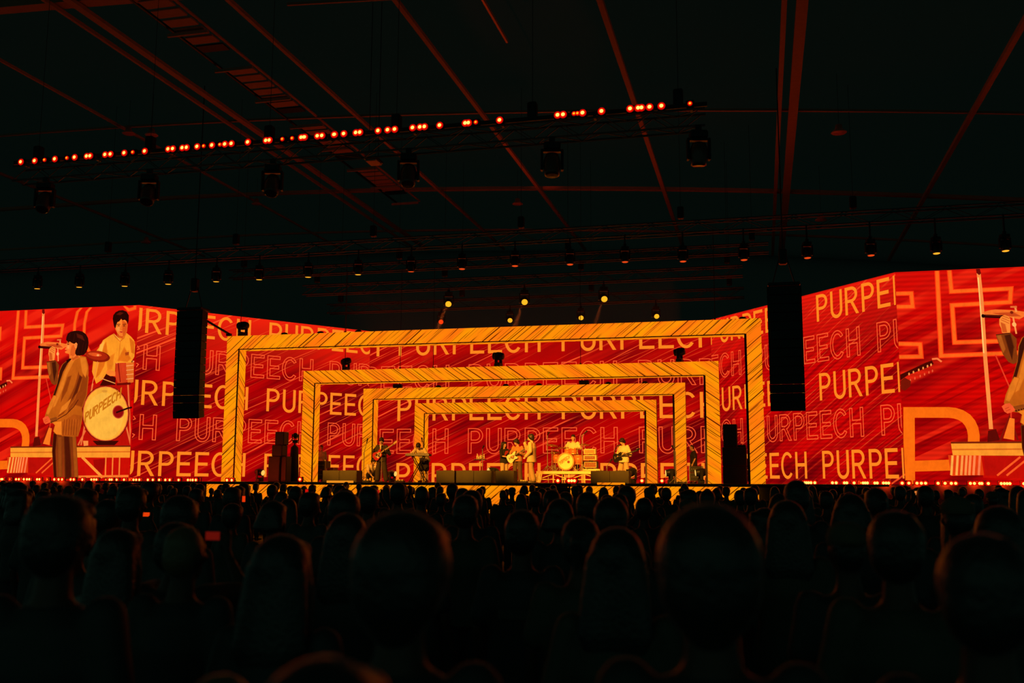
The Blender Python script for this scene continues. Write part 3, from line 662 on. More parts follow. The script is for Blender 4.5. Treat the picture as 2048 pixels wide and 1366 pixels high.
v.poly([(292, 372), (320, 362), (345, 358), (420, 362), (470, 372), (466, 395), (440, 412), (410, 404), (380, 395), (330, 390), (298, 386)], (250, 114, 38)); v.poly([(330, 378), (420, 376), (450, 396), (380, 392)], (206, 70, 24), soft=.03, base=(250, 114, 38)); v.line([(430, 340), (432, 372)], 0.06, (255, 150, 70)); v.line([(410, 345), (438, 345)], 0.06, (235, 110, 50)); v.line([(415, 400), (418, 490)], 0.05, (255, 150, 70)); v.ell(415, 440, 9, 12, (255, 170, 90)); v.ell(412, 375, 7, 8, (130, 30, 10))
v.line([(284, 393), (372, 398)], 0.1, (46, 5, 3)); v.ell(289, 393, 7, 10, (28, 4, 3)); v.line([(300, 391), (365, 396)], .02, (110, 20, 10))
v.poly([(355, 412), (364, 398), (380, 388), (396, 396), (402, 410), (398, 435), (396, 462), (392, 484), (362, 486), (357, 460), (352, 440)], (255, 138, 50)); v.poly([(360, 430), (375, 440), (378, 480), (362, 480)], (214, 86, 26), soft=.03, base=(255, 138, 50))
for q in ([(372, 394), (398, 408)], [(366, 404), (398, 422)], [(362, 414), (394, 434)]): v.line(q, .018, (196, 70, 20))
finish(v, 'video_singer', SCR)

# plinths under the screens and the rows of red floor lamps on them
for nm, x0, x1 in (('left', -34.0, -20.4), ('right', 0.35, 14.0)):
    tag(MB().box(((x0+x1)/2, 34.75, (DECK_Z-0.02)/2), (x1-x0, 1.3, DECK_Z-0.02)).build('floor_plinth_'+nm, BLACK), kind='structure')
LAMPS = {}
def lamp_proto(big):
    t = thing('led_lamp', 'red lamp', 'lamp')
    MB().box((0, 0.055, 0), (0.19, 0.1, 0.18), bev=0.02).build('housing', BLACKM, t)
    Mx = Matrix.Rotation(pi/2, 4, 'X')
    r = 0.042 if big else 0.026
    MB().lathe([(r*1.6, 0.016), (r*1.05, 0.022)], 14, Mx, False).build('halo_ring', HALO_R, t)
    MB().lathe([(r*2.15, 0.0), (r*2.1, 0.008), (r*1.6, 0.016)], 14, Mx, False).build('halo_ring', HALO_D, t)  # lens rim widened into a glowing ring that stands in for the halo
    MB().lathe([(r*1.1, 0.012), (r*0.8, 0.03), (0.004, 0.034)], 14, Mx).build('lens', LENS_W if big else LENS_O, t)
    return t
PROTO = {}
def lamp_glow(o):          # the light that a run of four lamps throws towards the audience
    d = bpy.data.lights.new('lamp_light', 'SPOT'); d.energy = 280; d.color = (1, .035, .004); d.spot_size = radians(150); d.spot_blend = 1.0; d.shadow_soft_size = .3
    l = bpy.data.objects.new('lamp_light', d); COL.objects.link(l); l.location = V3(o.location)+V3((0, -.12, 0)); l.rotation_euler = (radians(84), 0, 0)
V3 = Vector
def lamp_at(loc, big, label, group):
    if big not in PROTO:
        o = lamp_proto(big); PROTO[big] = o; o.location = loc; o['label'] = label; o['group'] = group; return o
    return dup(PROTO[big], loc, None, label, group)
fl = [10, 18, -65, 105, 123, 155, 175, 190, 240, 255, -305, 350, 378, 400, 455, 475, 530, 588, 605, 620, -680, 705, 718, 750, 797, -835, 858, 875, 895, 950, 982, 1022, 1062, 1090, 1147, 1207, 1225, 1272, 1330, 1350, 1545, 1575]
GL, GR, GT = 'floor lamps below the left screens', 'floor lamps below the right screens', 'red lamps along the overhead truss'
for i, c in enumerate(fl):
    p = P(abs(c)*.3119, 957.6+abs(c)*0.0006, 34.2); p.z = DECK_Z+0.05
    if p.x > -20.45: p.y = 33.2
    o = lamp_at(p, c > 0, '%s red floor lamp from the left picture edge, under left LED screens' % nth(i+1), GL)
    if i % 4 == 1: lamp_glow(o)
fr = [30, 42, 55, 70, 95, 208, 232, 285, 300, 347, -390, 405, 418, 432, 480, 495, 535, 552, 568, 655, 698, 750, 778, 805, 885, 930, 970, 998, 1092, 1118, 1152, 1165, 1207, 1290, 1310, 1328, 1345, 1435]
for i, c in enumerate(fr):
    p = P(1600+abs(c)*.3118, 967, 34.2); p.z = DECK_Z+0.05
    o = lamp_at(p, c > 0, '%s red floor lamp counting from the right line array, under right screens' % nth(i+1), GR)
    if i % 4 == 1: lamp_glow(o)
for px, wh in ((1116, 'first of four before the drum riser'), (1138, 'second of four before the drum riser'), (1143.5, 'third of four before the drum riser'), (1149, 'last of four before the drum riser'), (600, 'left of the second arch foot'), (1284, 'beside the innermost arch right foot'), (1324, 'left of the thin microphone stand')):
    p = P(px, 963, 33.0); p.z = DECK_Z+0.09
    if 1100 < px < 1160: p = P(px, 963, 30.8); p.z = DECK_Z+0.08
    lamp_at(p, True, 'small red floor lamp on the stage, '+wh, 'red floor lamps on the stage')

# ------------------------------------------------------------------ trusses
def truss(label, x0, x1, Y, zb, w_=0.4, step=0.55, hoists=5, skew=0.0):
    r = thing('lighting_truss', label, 'truss', ((x0+x1)/2, Y, zb)); L = (x1-x0)/2
    zz = lambda x: skew*x/L if L else 0
    for y in (-w_/2, w_/2):
        for z in (0, w_): MB().tube((-L, y, z+zz(-L)), (L, y, z+zz(L)), 0.026, 6).build('chord', ALU, r)
    m = MB(); n = int(2*L/step); up = 1
    for i in range(n):
        a, b = -L+i*step, -L+(i+1)*step; z0, z1 = (0, w_) if up else (w_, 0); up = 1-up
        for y in (-w_/2, w_/2): m.tube((a, y, z0+zz(a)), (b, y, z1+zz(b)), 0.014, 4)
        for z in (0, w_): m.tube((a, -w_/2 if up else w_/2, z+zz(a)), (b, w_/2 if up else -w_/2, z+zz(b)), 0.012, 4)
    tag(m.build('lattice', ALU, r), kind='stuff')
    for i in range(hoists):
        x = -L+0.6+(2*L-1.2)*i/(hoists-1); X = (x0+x1)/2+x
        h = MB().box((x, 0, w_+0.35+zz(x)), (0.22, 0.22, 0.42), bev=0.03); h.build('hoist', BLACKM, r)
        MB().tube((x, 0, w_+0.02+zz(x)), (x, 0, roof(X)+1.1-zb), 0.007, 5).build('hoist_chain', BLACKM, r)
    return r
truss('long overhead truss carrying a row of glowing red lamps across the hall', -19.25, -1.0, 22.0, EYE+8.42-0.5, hoists=6)
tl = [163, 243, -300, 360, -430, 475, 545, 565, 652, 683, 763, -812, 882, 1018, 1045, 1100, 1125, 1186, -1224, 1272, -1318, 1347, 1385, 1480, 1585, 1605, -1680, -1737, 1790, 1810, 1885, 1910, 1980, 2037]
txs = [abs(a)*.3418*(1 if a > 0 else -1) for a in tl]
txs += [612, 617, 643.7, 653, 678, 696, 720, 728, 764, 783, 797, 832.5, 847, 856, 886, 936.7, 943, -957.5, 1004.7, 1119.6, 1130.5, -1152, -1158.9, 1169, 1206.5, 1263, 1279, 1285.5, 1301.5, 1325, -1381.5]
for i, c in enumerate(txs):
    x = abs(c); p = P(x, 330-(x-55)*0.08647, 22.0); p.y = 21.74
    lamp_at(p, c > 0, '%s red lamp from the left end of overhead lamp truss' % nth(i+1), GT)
rail = thing('lamp_rail', 'thin dark rail holding the red lamps on the overhead truss', 'rail', (-10.1, 21.83, EYE+8.415))
MB().box((0, 0, 0), (18.3, 0.06, 0.1)).build('rail_bar', BLACKM, rail)
for i in range(9): MB().box((-8.8+i*2.2, 0.06, -0.06), (0.06, 0.2, 0.1)).build('rail_clamp', BLACKM, rail)

def mover(name, label, loc, rz, tilt, lens_mat, group=None, scale=1.0, hung=True, cat='spotlight', mat=None, body=None):
    """moving-head fixture: base, yoke, barrel head, lens. hung: base on top"""
    bmat = mat or BLACKM; s = scale; t = thing(name, label, cat, loc, rz, group); sg = -1 if hung else 1
    MB().box((0, 0, sg*0.08*s), (0.34*s, 0.26*s, 0.16*s), bev=0.025*s).build('base', bmat, t)
    y = MB()
    for sx in (-1, 1): y.box((sx*0.205*s, 0, sg*0.36*s), (0.05*s, 0.14*s, 0.44*s), bev=0.015*s)
    y.box((0, 0, sg*0.17*s), (0.42*s, 0.14*s, 0.05*s), bev=0.015*s); y.build('yoke', bmat, t)
    M = Matrix.Translation((0, 0, sg*0.46*s)) @ Matrix.Rotation(tilt, 4, 'X')
    h = MB().lathe([(0.06*s, 0.24*s), (0.13*s, 0.22*s), (0.17*s, 0.1*s), (0.175*s, -0.04*s), (0.15*s, -0.16*s), (0.15*s, -0.22*s)], 16, M).build('head', body or bmat, t, True)
    MB().lathe([(0.135*s, -0.222*s), (0.12*s, -0.232*s), (0.005*s, -0.238*s)], 16, M).build('lens', lens_mat, h)
    if hung: MB().box((0, 0, 0.06*s), (0.12*s, 0.08*s, 0.14*s)).build('clamp', bmat, t)
    return t
LENS_OFF = surf('dark_lens_glass', (0.06, 0.02, 0.015), 0.15)
GLOSS = surf('glossy_black_plastic', (0.16, 0.06, 0.04), 0.3)
for i, (px, py, tl_) in enumerate(((90, 388, 25), (298, 372, 25), (545, 357, 22), (817, 333, 15), (1104, 312, 6), (1397, 288, -8))):
    p = P(px, py, 21.8); p.z = EYE+8.42-0.52-0.12
    mover('moving_head_light', 'dark moving head light hanging under the red lamp truss, %s from the left' % nth(i+1), p, radians(14), radians(-tl_), LENS_OFF, 'moving heads under the lamp truss', 1.15, body=GLOSS)
# row of spots over the stage front
t2 = truss('long dark truss over the stage front carrying downward spotlights', -31.5, 9.5, 34.0, EYE+8.5, 0.4, 0.8, 8)
l2 = [(74, 578), (158, 575), (249, 573), (336, 569), (432, 564), (518, 560), (616, 555), (716, 550), (822, 544), (924, 539), (1030, 533), (1140, 530), (1250, 525), (1366, 524), (1488, 521), (1615, 517), (1742, 512), (1873, 508), (2011, 503)]
SPOT_L = emit('spot_lens_amber', (255, 165, 40), 1.3); SPOT_R = emit('spot_lens_red', (225, 70, 20), 1.0)
for i, (px, py) in enumerate(l2):
    p = P(px, py, 33.8); sc = 0.8; p.z += 0.70*sc
    t = mover('hanging_spotlight', 'small downward spotlight under the stage front truss, %s from the left' % nth(i+1), p, radians(14), radians(4 if i < 9 else -4), SPOT_L if i < 8 or i > 16 else SPOT_R, 'spotlights under the stage front truss', sc)
    MB().tube((0, 0, 0.1), (0, 0, max(0.15, EYE+8.53-p.z)), 0.03, 6).build('drop_pipe', BLACKM, t)
# back trusses and back spots
truss('upper dark truss over the back of the stage with three bright spots', -19.5, -0.5, 40.0, EYE+8.15, 0.4, 0.7, 4)
truss('lower dark truss over the back of the stage with four dimmer spots', -19.5, -0.5, 42.6, EYE+7.75, 0.4, 0.7, 4)
truss('dim bare truss between the stage front truss and the back trusses', -22.0, 0.5, 38.0, EYE+8.6, 0.35, 0.7, 4)
bs = [(900, 606, 40.0, 'left', 3), (1051, 602, 40.0, 'middle', 3), (1209, 596, 40.0, 'right', 3), (885, 645, 42.6, 'leftmost', 4), (1022, 642, 42.6, 'second', 4), (1163, 637, 42.6, 'third', 4), (1313, 634, 42.6, 'rightmost', 4)]
BACK = []
for i, (px, py, Y, wh, n) in enumerate(bs):
    p = P(px, py, Y); d = (Vector((0, 0, EYE))-p); sc = 0.95 if n == 3 else 0.8
    tl_ = radians(-62); q = p+Vector((0, 0.0, 0.42)); q.y = Y-0.2
    t = mover('back_spotlight', 'glowing amber spotlight facing the audience, %s on the %s back truss' % (wh, 'upper' if n == 3 else 'lower'), q, radians(16), tl_, emit('back_lens', (255, 180, 35), 1.15) if i != 3 else emit('back_lens_red', (255, 60, 12), 1.0), 'spotlights on the back trusses', sc)
    zb = EYE+(8.15 if n == 3 else 7.75)
    MB().tube((0, 0, 0.1), (0, 0, max(0.15, zb-q.z)), 0.03, 6).build('drop_pipe', BLACKM, t); BACK.append(p)

# ------------------------------------------------------------------ line arrays
def line_array(x, label):
    r = thing('line_array', label, 'loudspeaker', (x, 32.3, EYE+6.2)); n = 14; hh = 0.285
    MB().box((0, 0.25, 0.06), (1.0, 0.7, 0.1), bev=0.02).build('rigging_frame', BLACKM, r)
    for sx in (-0.35, 0.35): MB().tube((sx, 0.25, 0.1), (sx*0.3, 0.25, 1.0), 0.02, 6).build('shackle', BLACKM, r)
    MB().tube((0, 0.25, 0.9), (0, 0.25, roof(x)+1.1-EYE-6.2), 0.02, 6).build('hoist_chain', BLACKM, r)
    MB().box((0, 0.25, 1.0), (0.26, 0.26, 0.5), bev=0.04).build('hoist', BLACKM, r)
    y, z, an = 0.0, 0.0, 0.0
    for i in range(n):
        an = radians(0.2*i if i < 10 else 2+1.6*(i-9)); M = Matrix.Translation((0, y, z)) @ Matrix.Rotation(an, 4, 'X')
        b = MB().box((0, 0, 0), (1, 1, 1)); b.v = [tuple(M @ Vector((v[0]*(1.06 if v[1] < 0 else 0.9), 0.25+v[1]*0.5, -hh/2+v[2]*hh*(0.97 if v[1] < 0 else 0.9)))) for v in b.v]
        c = b.build('cabinet', BLACK, r)
        g = MB().box((0, 0, 0), (0.98, 0.02, hh*0.86)); g.v = [tuple(M @ Vector((v[0], v[1]-0.005, v[2]-hh/2))) for v in g.v]; g.build('grille', surf('speaker_grille', (0.015, 0.015, 0.013), 0.5), c)
        e = MB()
        for dy in (0.1, 0.26, 0.4): e.box((0.505-(dy*0.14), dy, -hh/2), (0.02, 0.07, hh*0.6))
        e.v = [tuple(M @ Vector(v)) for v in e.v]; e.build('rigging_plate', surf('rigging_steel', (0.22, 0.16, 0.06), 0.35, 0.6), c)
        z -= hh*cos(an); y += hh*sin(an)*0.4
    return r
line_array(-20.32, 'tall black hanging line array in front of the left LED wall')
line_array(0.86, 'tall black hanging line array in front of the right LED wall')

# ------------------------------------------------------------------ equipment on the stage
def D(px, Y): p = P(px, 960, Y); p.z = DECK_Z; return p
def cabinet_box(name, label, px0, px1, Y, h, dp, cat, mat, group=None, nb=1, zz=0, top_slope=0.0):
    a, b = D(px0, Y), D(px1, Y); W = b.x-a.x; t = thing(name, label, cat, ((a.x+b.x)/2, Y+dp/2, DECK_Z+zz), 0, group)
    for i in range(nb):
        x = -W/2+W*(i+.5)/nb; w_ = W/nb-0.012
        b_ = MB().prism([(-dp/2, 0), (dp/2, 0), (dp/2, h), (-dp/2+top_slope, h), (-dp/2, h-top_slope)], -w_/2, w_/2, Matrix.Translation((x, 0, 0)) @ Matrix.Rotation(pi/2, 4, 'Z'))
        b_.v = [(x-(v[0]-x), -v[1], v[2]) for v in b_.v]
        c = b_.build('cabinet', mat, t)
        MB().box((x, -dp/2-0.004, h*0.46), (w_*0.93, 0.012, h*0.78)).build('grille', mat, c)
        MB().box((x, 0, h+0.006), (w_*0.5, dp*0.2, 0.014)).build('handle', BLACKM, c)
    return t
GM = 'low monitor cabinets along the stage front'
cabinet_box('stage_monitor', 'low olive double monitor cabinet at left, before the guitarist in dark suit', 645, 713, 33.2, 0.41, 0.55, 'loudspeaker', BOXM, GM, 2, top_slope=0.05)
cabinet_box('stage_monitor', 'low olive monitor cabinet below the keyboard stand, leftmost of middle row', 872, 909, 33.2, 0.41, 0.55, 'loudspeaker', BOXM, GM, 1, top_slope=0.05)
cabinet_box('stage_monitor', 'low olive double monitor cabinet in middle row, below the small drinks table', 912, 983, 33.2, 0.41, 0.55, 'loudspeaker', BOXM, GM, 2, top_slope=0.05)
cabinet_box('stage_monitor', 'low olive monitor cabinet hiding legs of the person in black shirt', 991, 1028, 33.2, 0.41, 0.55, 'loudspeaker', BOXM, GM, 1, top_slope=0.05)
cabinet_box('stage_monitor', 'low olive double monitor cabinet at right, before the bassist', 1181, 1258, 33.2, 0.41, 0.55, 'loudspeaker', BOXM, GM, 2, top_slope=0.05)
# side fill stacks
SPK = surf('side_fill_black', (0.035, 0.022, 0.014), 0.6)
def stack(label, boxes, Y, px0):
    o = D(px0, Y); t = thing('speaker_stack', label, 'loudspeaker', o)
    for x0, x1, z0, z1, y0, y1, nm, rot in boxes:
        c = MB().box(((x0+x1)/2, (y0+y1)/2, (z0+z1)/2), (x1-x0, y1-y0, z1-z0), rz=rot, bev=0.025).build(nm, SPK, t)
        M = Matrix.Translation(((x0+x1)/2, (y0+y1)/2, (z0+z1)/2)) @ Matrix.Rotation(rot, 4, 'Z')
        g = MB().box((0, -(y1-y0)/2-0.004, 0), ((x1-x0)*.9, 0.012, (z1-z0)*.88)); g.v = [tuple(M @ Vector(v)) for v in g.v]; g.build('grille', surf('speaker_grille', (0.015, 0.015, 0.013), 0.5), c)
    return t
stack('stepped black side fill speaker stack left of the second arch leg', [(0, 0.5, 0, 0.98, 0, 0.55, 'subwoofer', 0), (0.51, 0.72, 0, 0.98, 0.1, 0.55, 'side_cabinet', 0), (0.12, 0.56, 0.98, 1.42, 0.02, 0.5, 'speaker_cabinet', 0), (0.24, 0.62, 1.42, 1.93, 0.02, 0.45, 'top_cabinet', 0)], 35.6, 535)
t = stack('tall black side fill speaker stack right of the second arch right leg', [(-0.02, 0.80, 0, 0.60, 0, 0.75, 'subwoofer', 0), (-0.02, 0.80, 0.60, 1.26, 0, 0.75, 'subwoofer', 0), (0.02, 0.5, 1.26, 2.05, 0.02, 0.6, 'top_cabinet', 0), (0.5, 0.78, 1.26, 1.34, 0.1, 0.55, 'small_case', 0)], 35.4, 1447)
tw = thing('draped_tower', 'narrow dark draped lighting tower beside the left speaker stack', 'stand', D(587, 36.6))
MB().loft([((0, 0, 0), (0.2, 0, 0), (0, 0.2, 0)), ((0, 0, 0.8), (0.17, 0, 0), (0, 0.18, 0)), ((0, 0, 1.35), (0.15, 0, 0), (0, 0.15, 0)), ((0, 0, 1.45), (0.05, 0, 0), (0, 0.05, 0))], 12).build('drape', surf('dark_drape', (0.05, 0.03, 0.015), 0.8, bump=0.5), tw, True)
MB().tube((0, 0, 1.3), (0, 0, 1.55), 0.03).build('pole', BLACKM, tw)
mover('tower_light', 'dark wide moving light resting on top of the draped tower', D(588, 36.6)+Vector((0, 0, 1.53)), 0.3, radians(75), LENS_OFF, None, 0.62, False)
# small lights standing on the stage and the arches
PALE = emit('pale_lens', (255, 195, 90), 1.1)
for px, Y, lab, tl_, rz, ln, sc in ((519, 36.2, 'dark stage light with pale lens left of the left speaker stack', -82, 1.3, PALE, 0.8), (784, 37.9, 'dark stage light with pale lens right of the suited guitarist', -85, 1.3, PALE, 0.75), (986, 34.2, 'small stage light with glowing lens between two middle monitor cabinets', -95, -0.9, PALE, 0.85),
        (1263, 35.6, 'small dark red stage light right of the bassist', -70, -0.4, LENS_OFF, 0.85), (1342, 37.2, 'dark stage light with pale lens left of the thin microphone stand', -85, -1.3, PALE, 0.85), (1402, 38.2, 'dark stage light with pale lens in front of the stagehand in shorts', -85, -1.35, PALE, 0.9)):
    mover('stage_light', lab, D(px, Y)+Vector((0, 0, 0.0)), rz, radians(tl_), ln, 'moving lights standing on the stage', sc, False)
for px, Y, z, lab, sc, tl_ in ((484, 34.3, 5.46, 'black moving light on top left corner of the outermost arch', 0.95, 70), (693, 37.75, 4.46, 'black moving light on top of the second arch, left one', 0.85, 60), (997, 37.75, 4.46, 'black moving light on top of the second arch, middle one', 0.95, 75), (1359, 37.75, 4.46, 'black moving light on top of the second arch, right one', 0.9, 65)):
    p = P(px, 700, Y); p.z = EYE+z
    mover('arch_top_light', lab, p, 1.35, radians(tl_+20), LENS_OFF, 'moving lights standing on the arches', sc, False)
def dome(px, Y, z, label, w_=0.14, hgt=0.12):
    p = P(px, 700, Y); p.z = EYE+z; t = thing('blinder_lamp', label, 'lamp', p, 0, 'low dark lamps on the arch tops')
    MB().lathe([(w_, 0), (w_, hgt*0.4), (w_*0.7, hgt*0.85), (w_*0.2, hgt)], 12).build('shell', BLACKM, t, True)
    MB().box((0, 0, 0.012), (w_*2.3, w_*1.6, 0.025)).build('mount', BLACKM, t)
for px, Y, z, lab in ((568, 34.3, 5.46, 'outermost arch, left of three'), (640, 34.3, 5.46, 'outermost arch, middle of three'), (716, 34.3, 5.46, 'outermost arch, right of three'), (1487, 34.3, 5.46, 'outermost arch near the right corner'),
        (878, 40.7, 3.97, 'third arch, left of middle'), (1012, 40.7, 3.97, 'third arch, above the singer'), (1078, 40.7, 3.97, 'third arch, right of the singer'), (1216, 40.7, 3.97, 'third arch, left of two close ones'), (1289, 40.7, 3.97, 'third arch, near its right corner')):
    dome(px, Y, z, 'low dark dome lamp on top of the '+lab)
for px, lab, w_ in ((797, 'left', 0.4), (1168, 'right', 0.42)):
    p = P(px, 700, 40.7); p.z = EYE+3.97; t = thing('strobe_light', 'flat black strobe box on top of the third arch, %s one' % lab, 'lamp', p, 0, 'strobe boxes on the third arch')
    MB().box((0, 0, 0.12), (w_, 0.2, 0.16), bev=0.02).build('housing', BLACKM, t); MB().box((0, 0, 0.02), (w_*.6, 0.2, 0.04)).build('bracket', BLACKM, t)
# thin suspension wires
for px, py, Y, z0, z1, lab in ((482, 640, 34.35, 5.46, 8.5, 'outermost arch left corner'), (691, 640, 34.35, 5.46, 8.5, 'outermost arch left of middle'), (691, 700, 37.8, 4.46, 8.6, 'second arch at left'), (801, 700, 37.8, 4.46, 8.6, 'second arch left of middle'), (867, 700, 37.8, 4.46, 8.6, 'second arch near the middle'), (1161, 700, 37.8, 4.46, 8.6, 'second arch right of middle'), (1430, 640, 34.35, 5.46, 8.5, 'outermost arch right part')):
    p = P(px, py, Y); t = thing('suspension_wire', 'thin black hanging wire holding the '+lab, 'wire', (p.x, Y, EYE+z0), 0, 'suspension wires of the arches')
    MB().tube((0, 0, 0), (0, 0, z1-z0), 0.012, 5).build('wire', CABLE, t); MB().box((0, 0, 0.04), (0.06, 0.06, 0.1)).build('clamp', BLACKM, t)
p0, p1 = P(404, 636, 33.0), P(458, 668, 34.2)
t = thing('brace_bar', 'dark slanted brace from left line array to outermost arch corner', 'bar', p1)
MB().tube((0, 0, 0), p0-p1, 0.045, 6).build('bar', BLACKM, t); MB().box((0, 0, -0.03), (0.16, 0.16, 0.1)).build('end_plate', BLACKM, t)

# stands, keyboard, amps, drums
def mic_stand(label, px, Y, h, boom=None, tripod=True, z=0.0, mic=True):
    t = thing('microphone_stand', label, 'stand', D(px, Y)+Vector((0, 0, z)))
    MB().tube((0, 0, 0.02), (0, 0, h), 0.016, 6).build('pole', STEEL, t)
    if tripod:
        for k in range(3):
            a = 0.4+k*2*pi/3; MB().tube((0, 0, 0.22), (0.3*cos(a), 0.3*sin(a), 0.015), 0.013, 6).build('leg', STEEL, t)
    else: MB().lathe([(0.15, 0), (0.15, 0.015), (0.03, 0.035)], 14).build('base', BLACKM, t)
    e = Vector((0, 0, h))
    if boom:
        e = Vector((boom[0], boom[2], h+boom[1])); s = Vector((-boom[0]*.3, -boom[2]*.3, h-boom[1]*.3))
        MB().tube(s, e, 0.013, 6).build('boom', STEEL, t); d = (e-s).normalized()
    else: d = Vector((0.3, -0.4, 0.35)).normalized()
    if mic:
        m = MB().tube(e, e+d*0.13, 0.018, 8, 0.026); m.ball(e+d*0.16, 0.035, n=8, m=6); m.build('microphone', BLACKM, t)
    return t
mic_stand('thin dark microphone stand left of the crouching person', 727, 36.4, 1.15, (0.09, 0.35, 0))
mic_stand('straight microphone stand in front of the suited guitarist', 762.5, 35.9, 0.95, None, False)
mic_stand('thin microphone stand rising from the keyboard player', 846, 38.2, 1.35, (-0.05, 0.25, 0))
mic_stand('thin dark stand beside the small drinks table', 964.5, 37.2, 1.3, None, False)
mic_stand('boom microphone stand left of the bassist, angled up to the right', 1214, 37.4, 0.62, (0.1, 0.14, 0))
mic_stand('thin microphone stand with dark microphone before third arch right leg', 1352, 35.6, 1.12, (-0.03, 0.05, 0))
# drinks table
t = thing('side_table', 'small thin legged table carrying bottles, left of the person in black shirt', 'table', D(960, 38.4))
MB().box((0, 0, 0.9), (0.46, 0.3, 0.03), bev=0.008).build('table_top', BLACKM, t); MB().tube((0, 0, 0.02), (0, 0, 0.9), 0.022).build('pole', surf('pale_pole', (0.6, 0.55, 0.4), 0.5), t); MB().lathe([(0.17, 0), (0.17, 0.02), (0.03, 0.04)], 12).build('base', BLACKM, t)
for dx, h, nm in ((-0.12, 0.2, 'leftmost'), (-0.05, 0.13, 'second'), (0.02, 0.17, 'third'), (0.09, 0.22, 'fourth'), (0.16, 0.2, 'rightmost')):
    b = thing('water_bottle', 'small pale bottle on the drinks table, %s of five' % nm, 'bottle', D(960, 38.4)+Vector((dx, 0.0, 0.915)), 0, 'bottles on the drinks table')
    MB().lathe([(0.026, 0), (0.028, h*.6), (0.012, h*.85), (0.012, h)], 10).build('bottle_body', surf('bottle_plastic', (0.8, 0.7, 0.4), 0.2), b, True); MB().lathe([(0.015, h), (0.015, h+0.02)], 8).build('cap', surf('pale_cap', (0.8, 0.8, 0.7), 0.5), b)
# keyboard on X stand
kx = D(836, 36.9)
t = thing('keyboard', 'black stage keyboard with metal front edge on the X stand', 'keyboard', kx+Vector((0, 0, 1.0)))
MB().box((0, 0, 0.05), (0.98, 0.32, 0.09), bev=0.012).build('case', BLACKM, t); MB().box((0, -0.163, 0.05), (0.96, 0.01, 0.05)).build('front_edge', STEEL, t)
MB().box((0, -0.07, 0.1), (0.9, 0.14, 0.016)).build('white_keys', surf('white_keys', (0.8, 0.75, 0.6), 0.3), t)
m = MB()
for i in range(35):
    if i % 7 not in (2, 6): m.box((-0.43+i*0.0257, -0.04, 0.112), (0.012, 0.09, 0.014))
tag(m.build('black_keys', BLACKM, t), kind='stuff')
MB().box((0.25, 0.06, 0.1), (0.3, 0.1, 0.03), bev=0.006).build('control_panel', STEEL, t)
t = thing('keyboard_stand', 'dark folding X stand under the stage keyboard', 'stand', kx)
for y in (-0.1, 0.12):
    MB().tube((-0.33, y, 0.02), (0.22, y, 0.98), 0.018).build('leg', BLACKM, t); MB().tube((0.33, y, 0.02), (-0.22, y, 0.98), 0.018).build('leg', BLACKM, t)
for x in (-0.22, 0.22): MB().tube((x, -0.16, 0.985), (x, 0.18, 0.985), 0.016).build('top_bar', BLACKM, t)
for x in (-0.33, 0.33): MB().tube((x, -0.2, 0.02), (x, 0.22, 0.02), 0.016).build('foot_bar', BLACKM, t)
# effect boxes and cables on the floor
for i, (px, Y, w_, lab) in enumerate(((800, 35.4, 0.36, 'yellow lit pedal board left of the keyboard stand'), (1030, 35.3, 0.3, 'small pedal at the white guitar player feet'), (1047, 35.0, 0.25, 'small pedal left of the singer feet'), (1362, 36.4, 0.4, 'dark pedal case at the base of the thin microphone stand'), (730, 35.2, 0.4, 'low pedal board left of the crouching person'))):
    t = thing('pedal_board', lab, 'pedal', D(px, Y), 0, 'pedals on the stage floor')
    MB().box((0, 0, 0.03), (w_, 0.2, 0.06), bev=0.01).build('board', BLACKM, t)
    for k in range(3): MB().box((-w_*.3+k*w_*.3, -0.02, 0.08), (w_*.2, 0.1, 0.05), bev=0.008).build('pedal', surf('pedal_yellow', (0.7, 0.5, 0.2), 0.4), t)
# left rack behind the second arch leg, flight cases
FL = surf('flight_case_black', (0.05, 0.02, 0.012), 0.5)
def rack(name, label, px, Y, wd, dp, levels, cat='rack'):
    t = thing(name, label, cat, D(px, Y)); z = 0.08
    for k, (h, mat) in enumerate(levels):
        c = MB().box((0, 0, z+h/2), (wd, dp, h-0.015), bev=0.012).build('case', mat, t)
        MB().box((0, -dp/2-0.004, z+h/2), (wd*.84, 0.012, h*.72)).build('front_panel', BLACKM, c)
        for q in range(5): MB().lathe([(0.018, 0), (0.015, 0.02)], 8, Matrix.Translation((-wd*.3+q*wd*.15, -dp/2-0.01, z+h*.5)) @ Matrix.Rotation(pi/2, 4, 'X')).build('knob', STEEL, c)
        for s in (-1, 1): MB().box((s*(wd/2-0.01), -dp/2, z+h/2), (0.03, 0.03, h-0.01)).build('edge_profile', STEEL, c)
        z += h
    for sx in (-1, 1):
        for sy in (-1, 1): MB().ball((sx*wd*.4, sy*dp*.38, 0.04), (0.025, 0.03, 0.04), n=8, m=6).build('caster', BLACKM, t)
    return t
rack('equipment_rack', 'dark two level rack right of the second arch left leg', 646, 38.6, 0.42, 0.5, [(0.42, FL), (0.36, FL)])
rack('equipment_rack', 'low dark red case beside the left two level rack', 664, 38.0, 0.32, 0.4, [(0.5, surf('red_case', (0.25, 0.03, 0.02), 0.5))])
rack('equipment_rack', 'dark equipment case in front of the stagehand in shorts', 1393, 39.2, 0.5, 0.5, [(0.34, FL), (0.25, FL)])
rack('equipment_rack', 'small dark case behind the right speaker stack', 1497, 36.8, 0.24, 0.4, [(0.42, FL), (0.4, FL)])
YEL = surf('cream_amp', (0.75, 0.6, 0.3), 0.5)
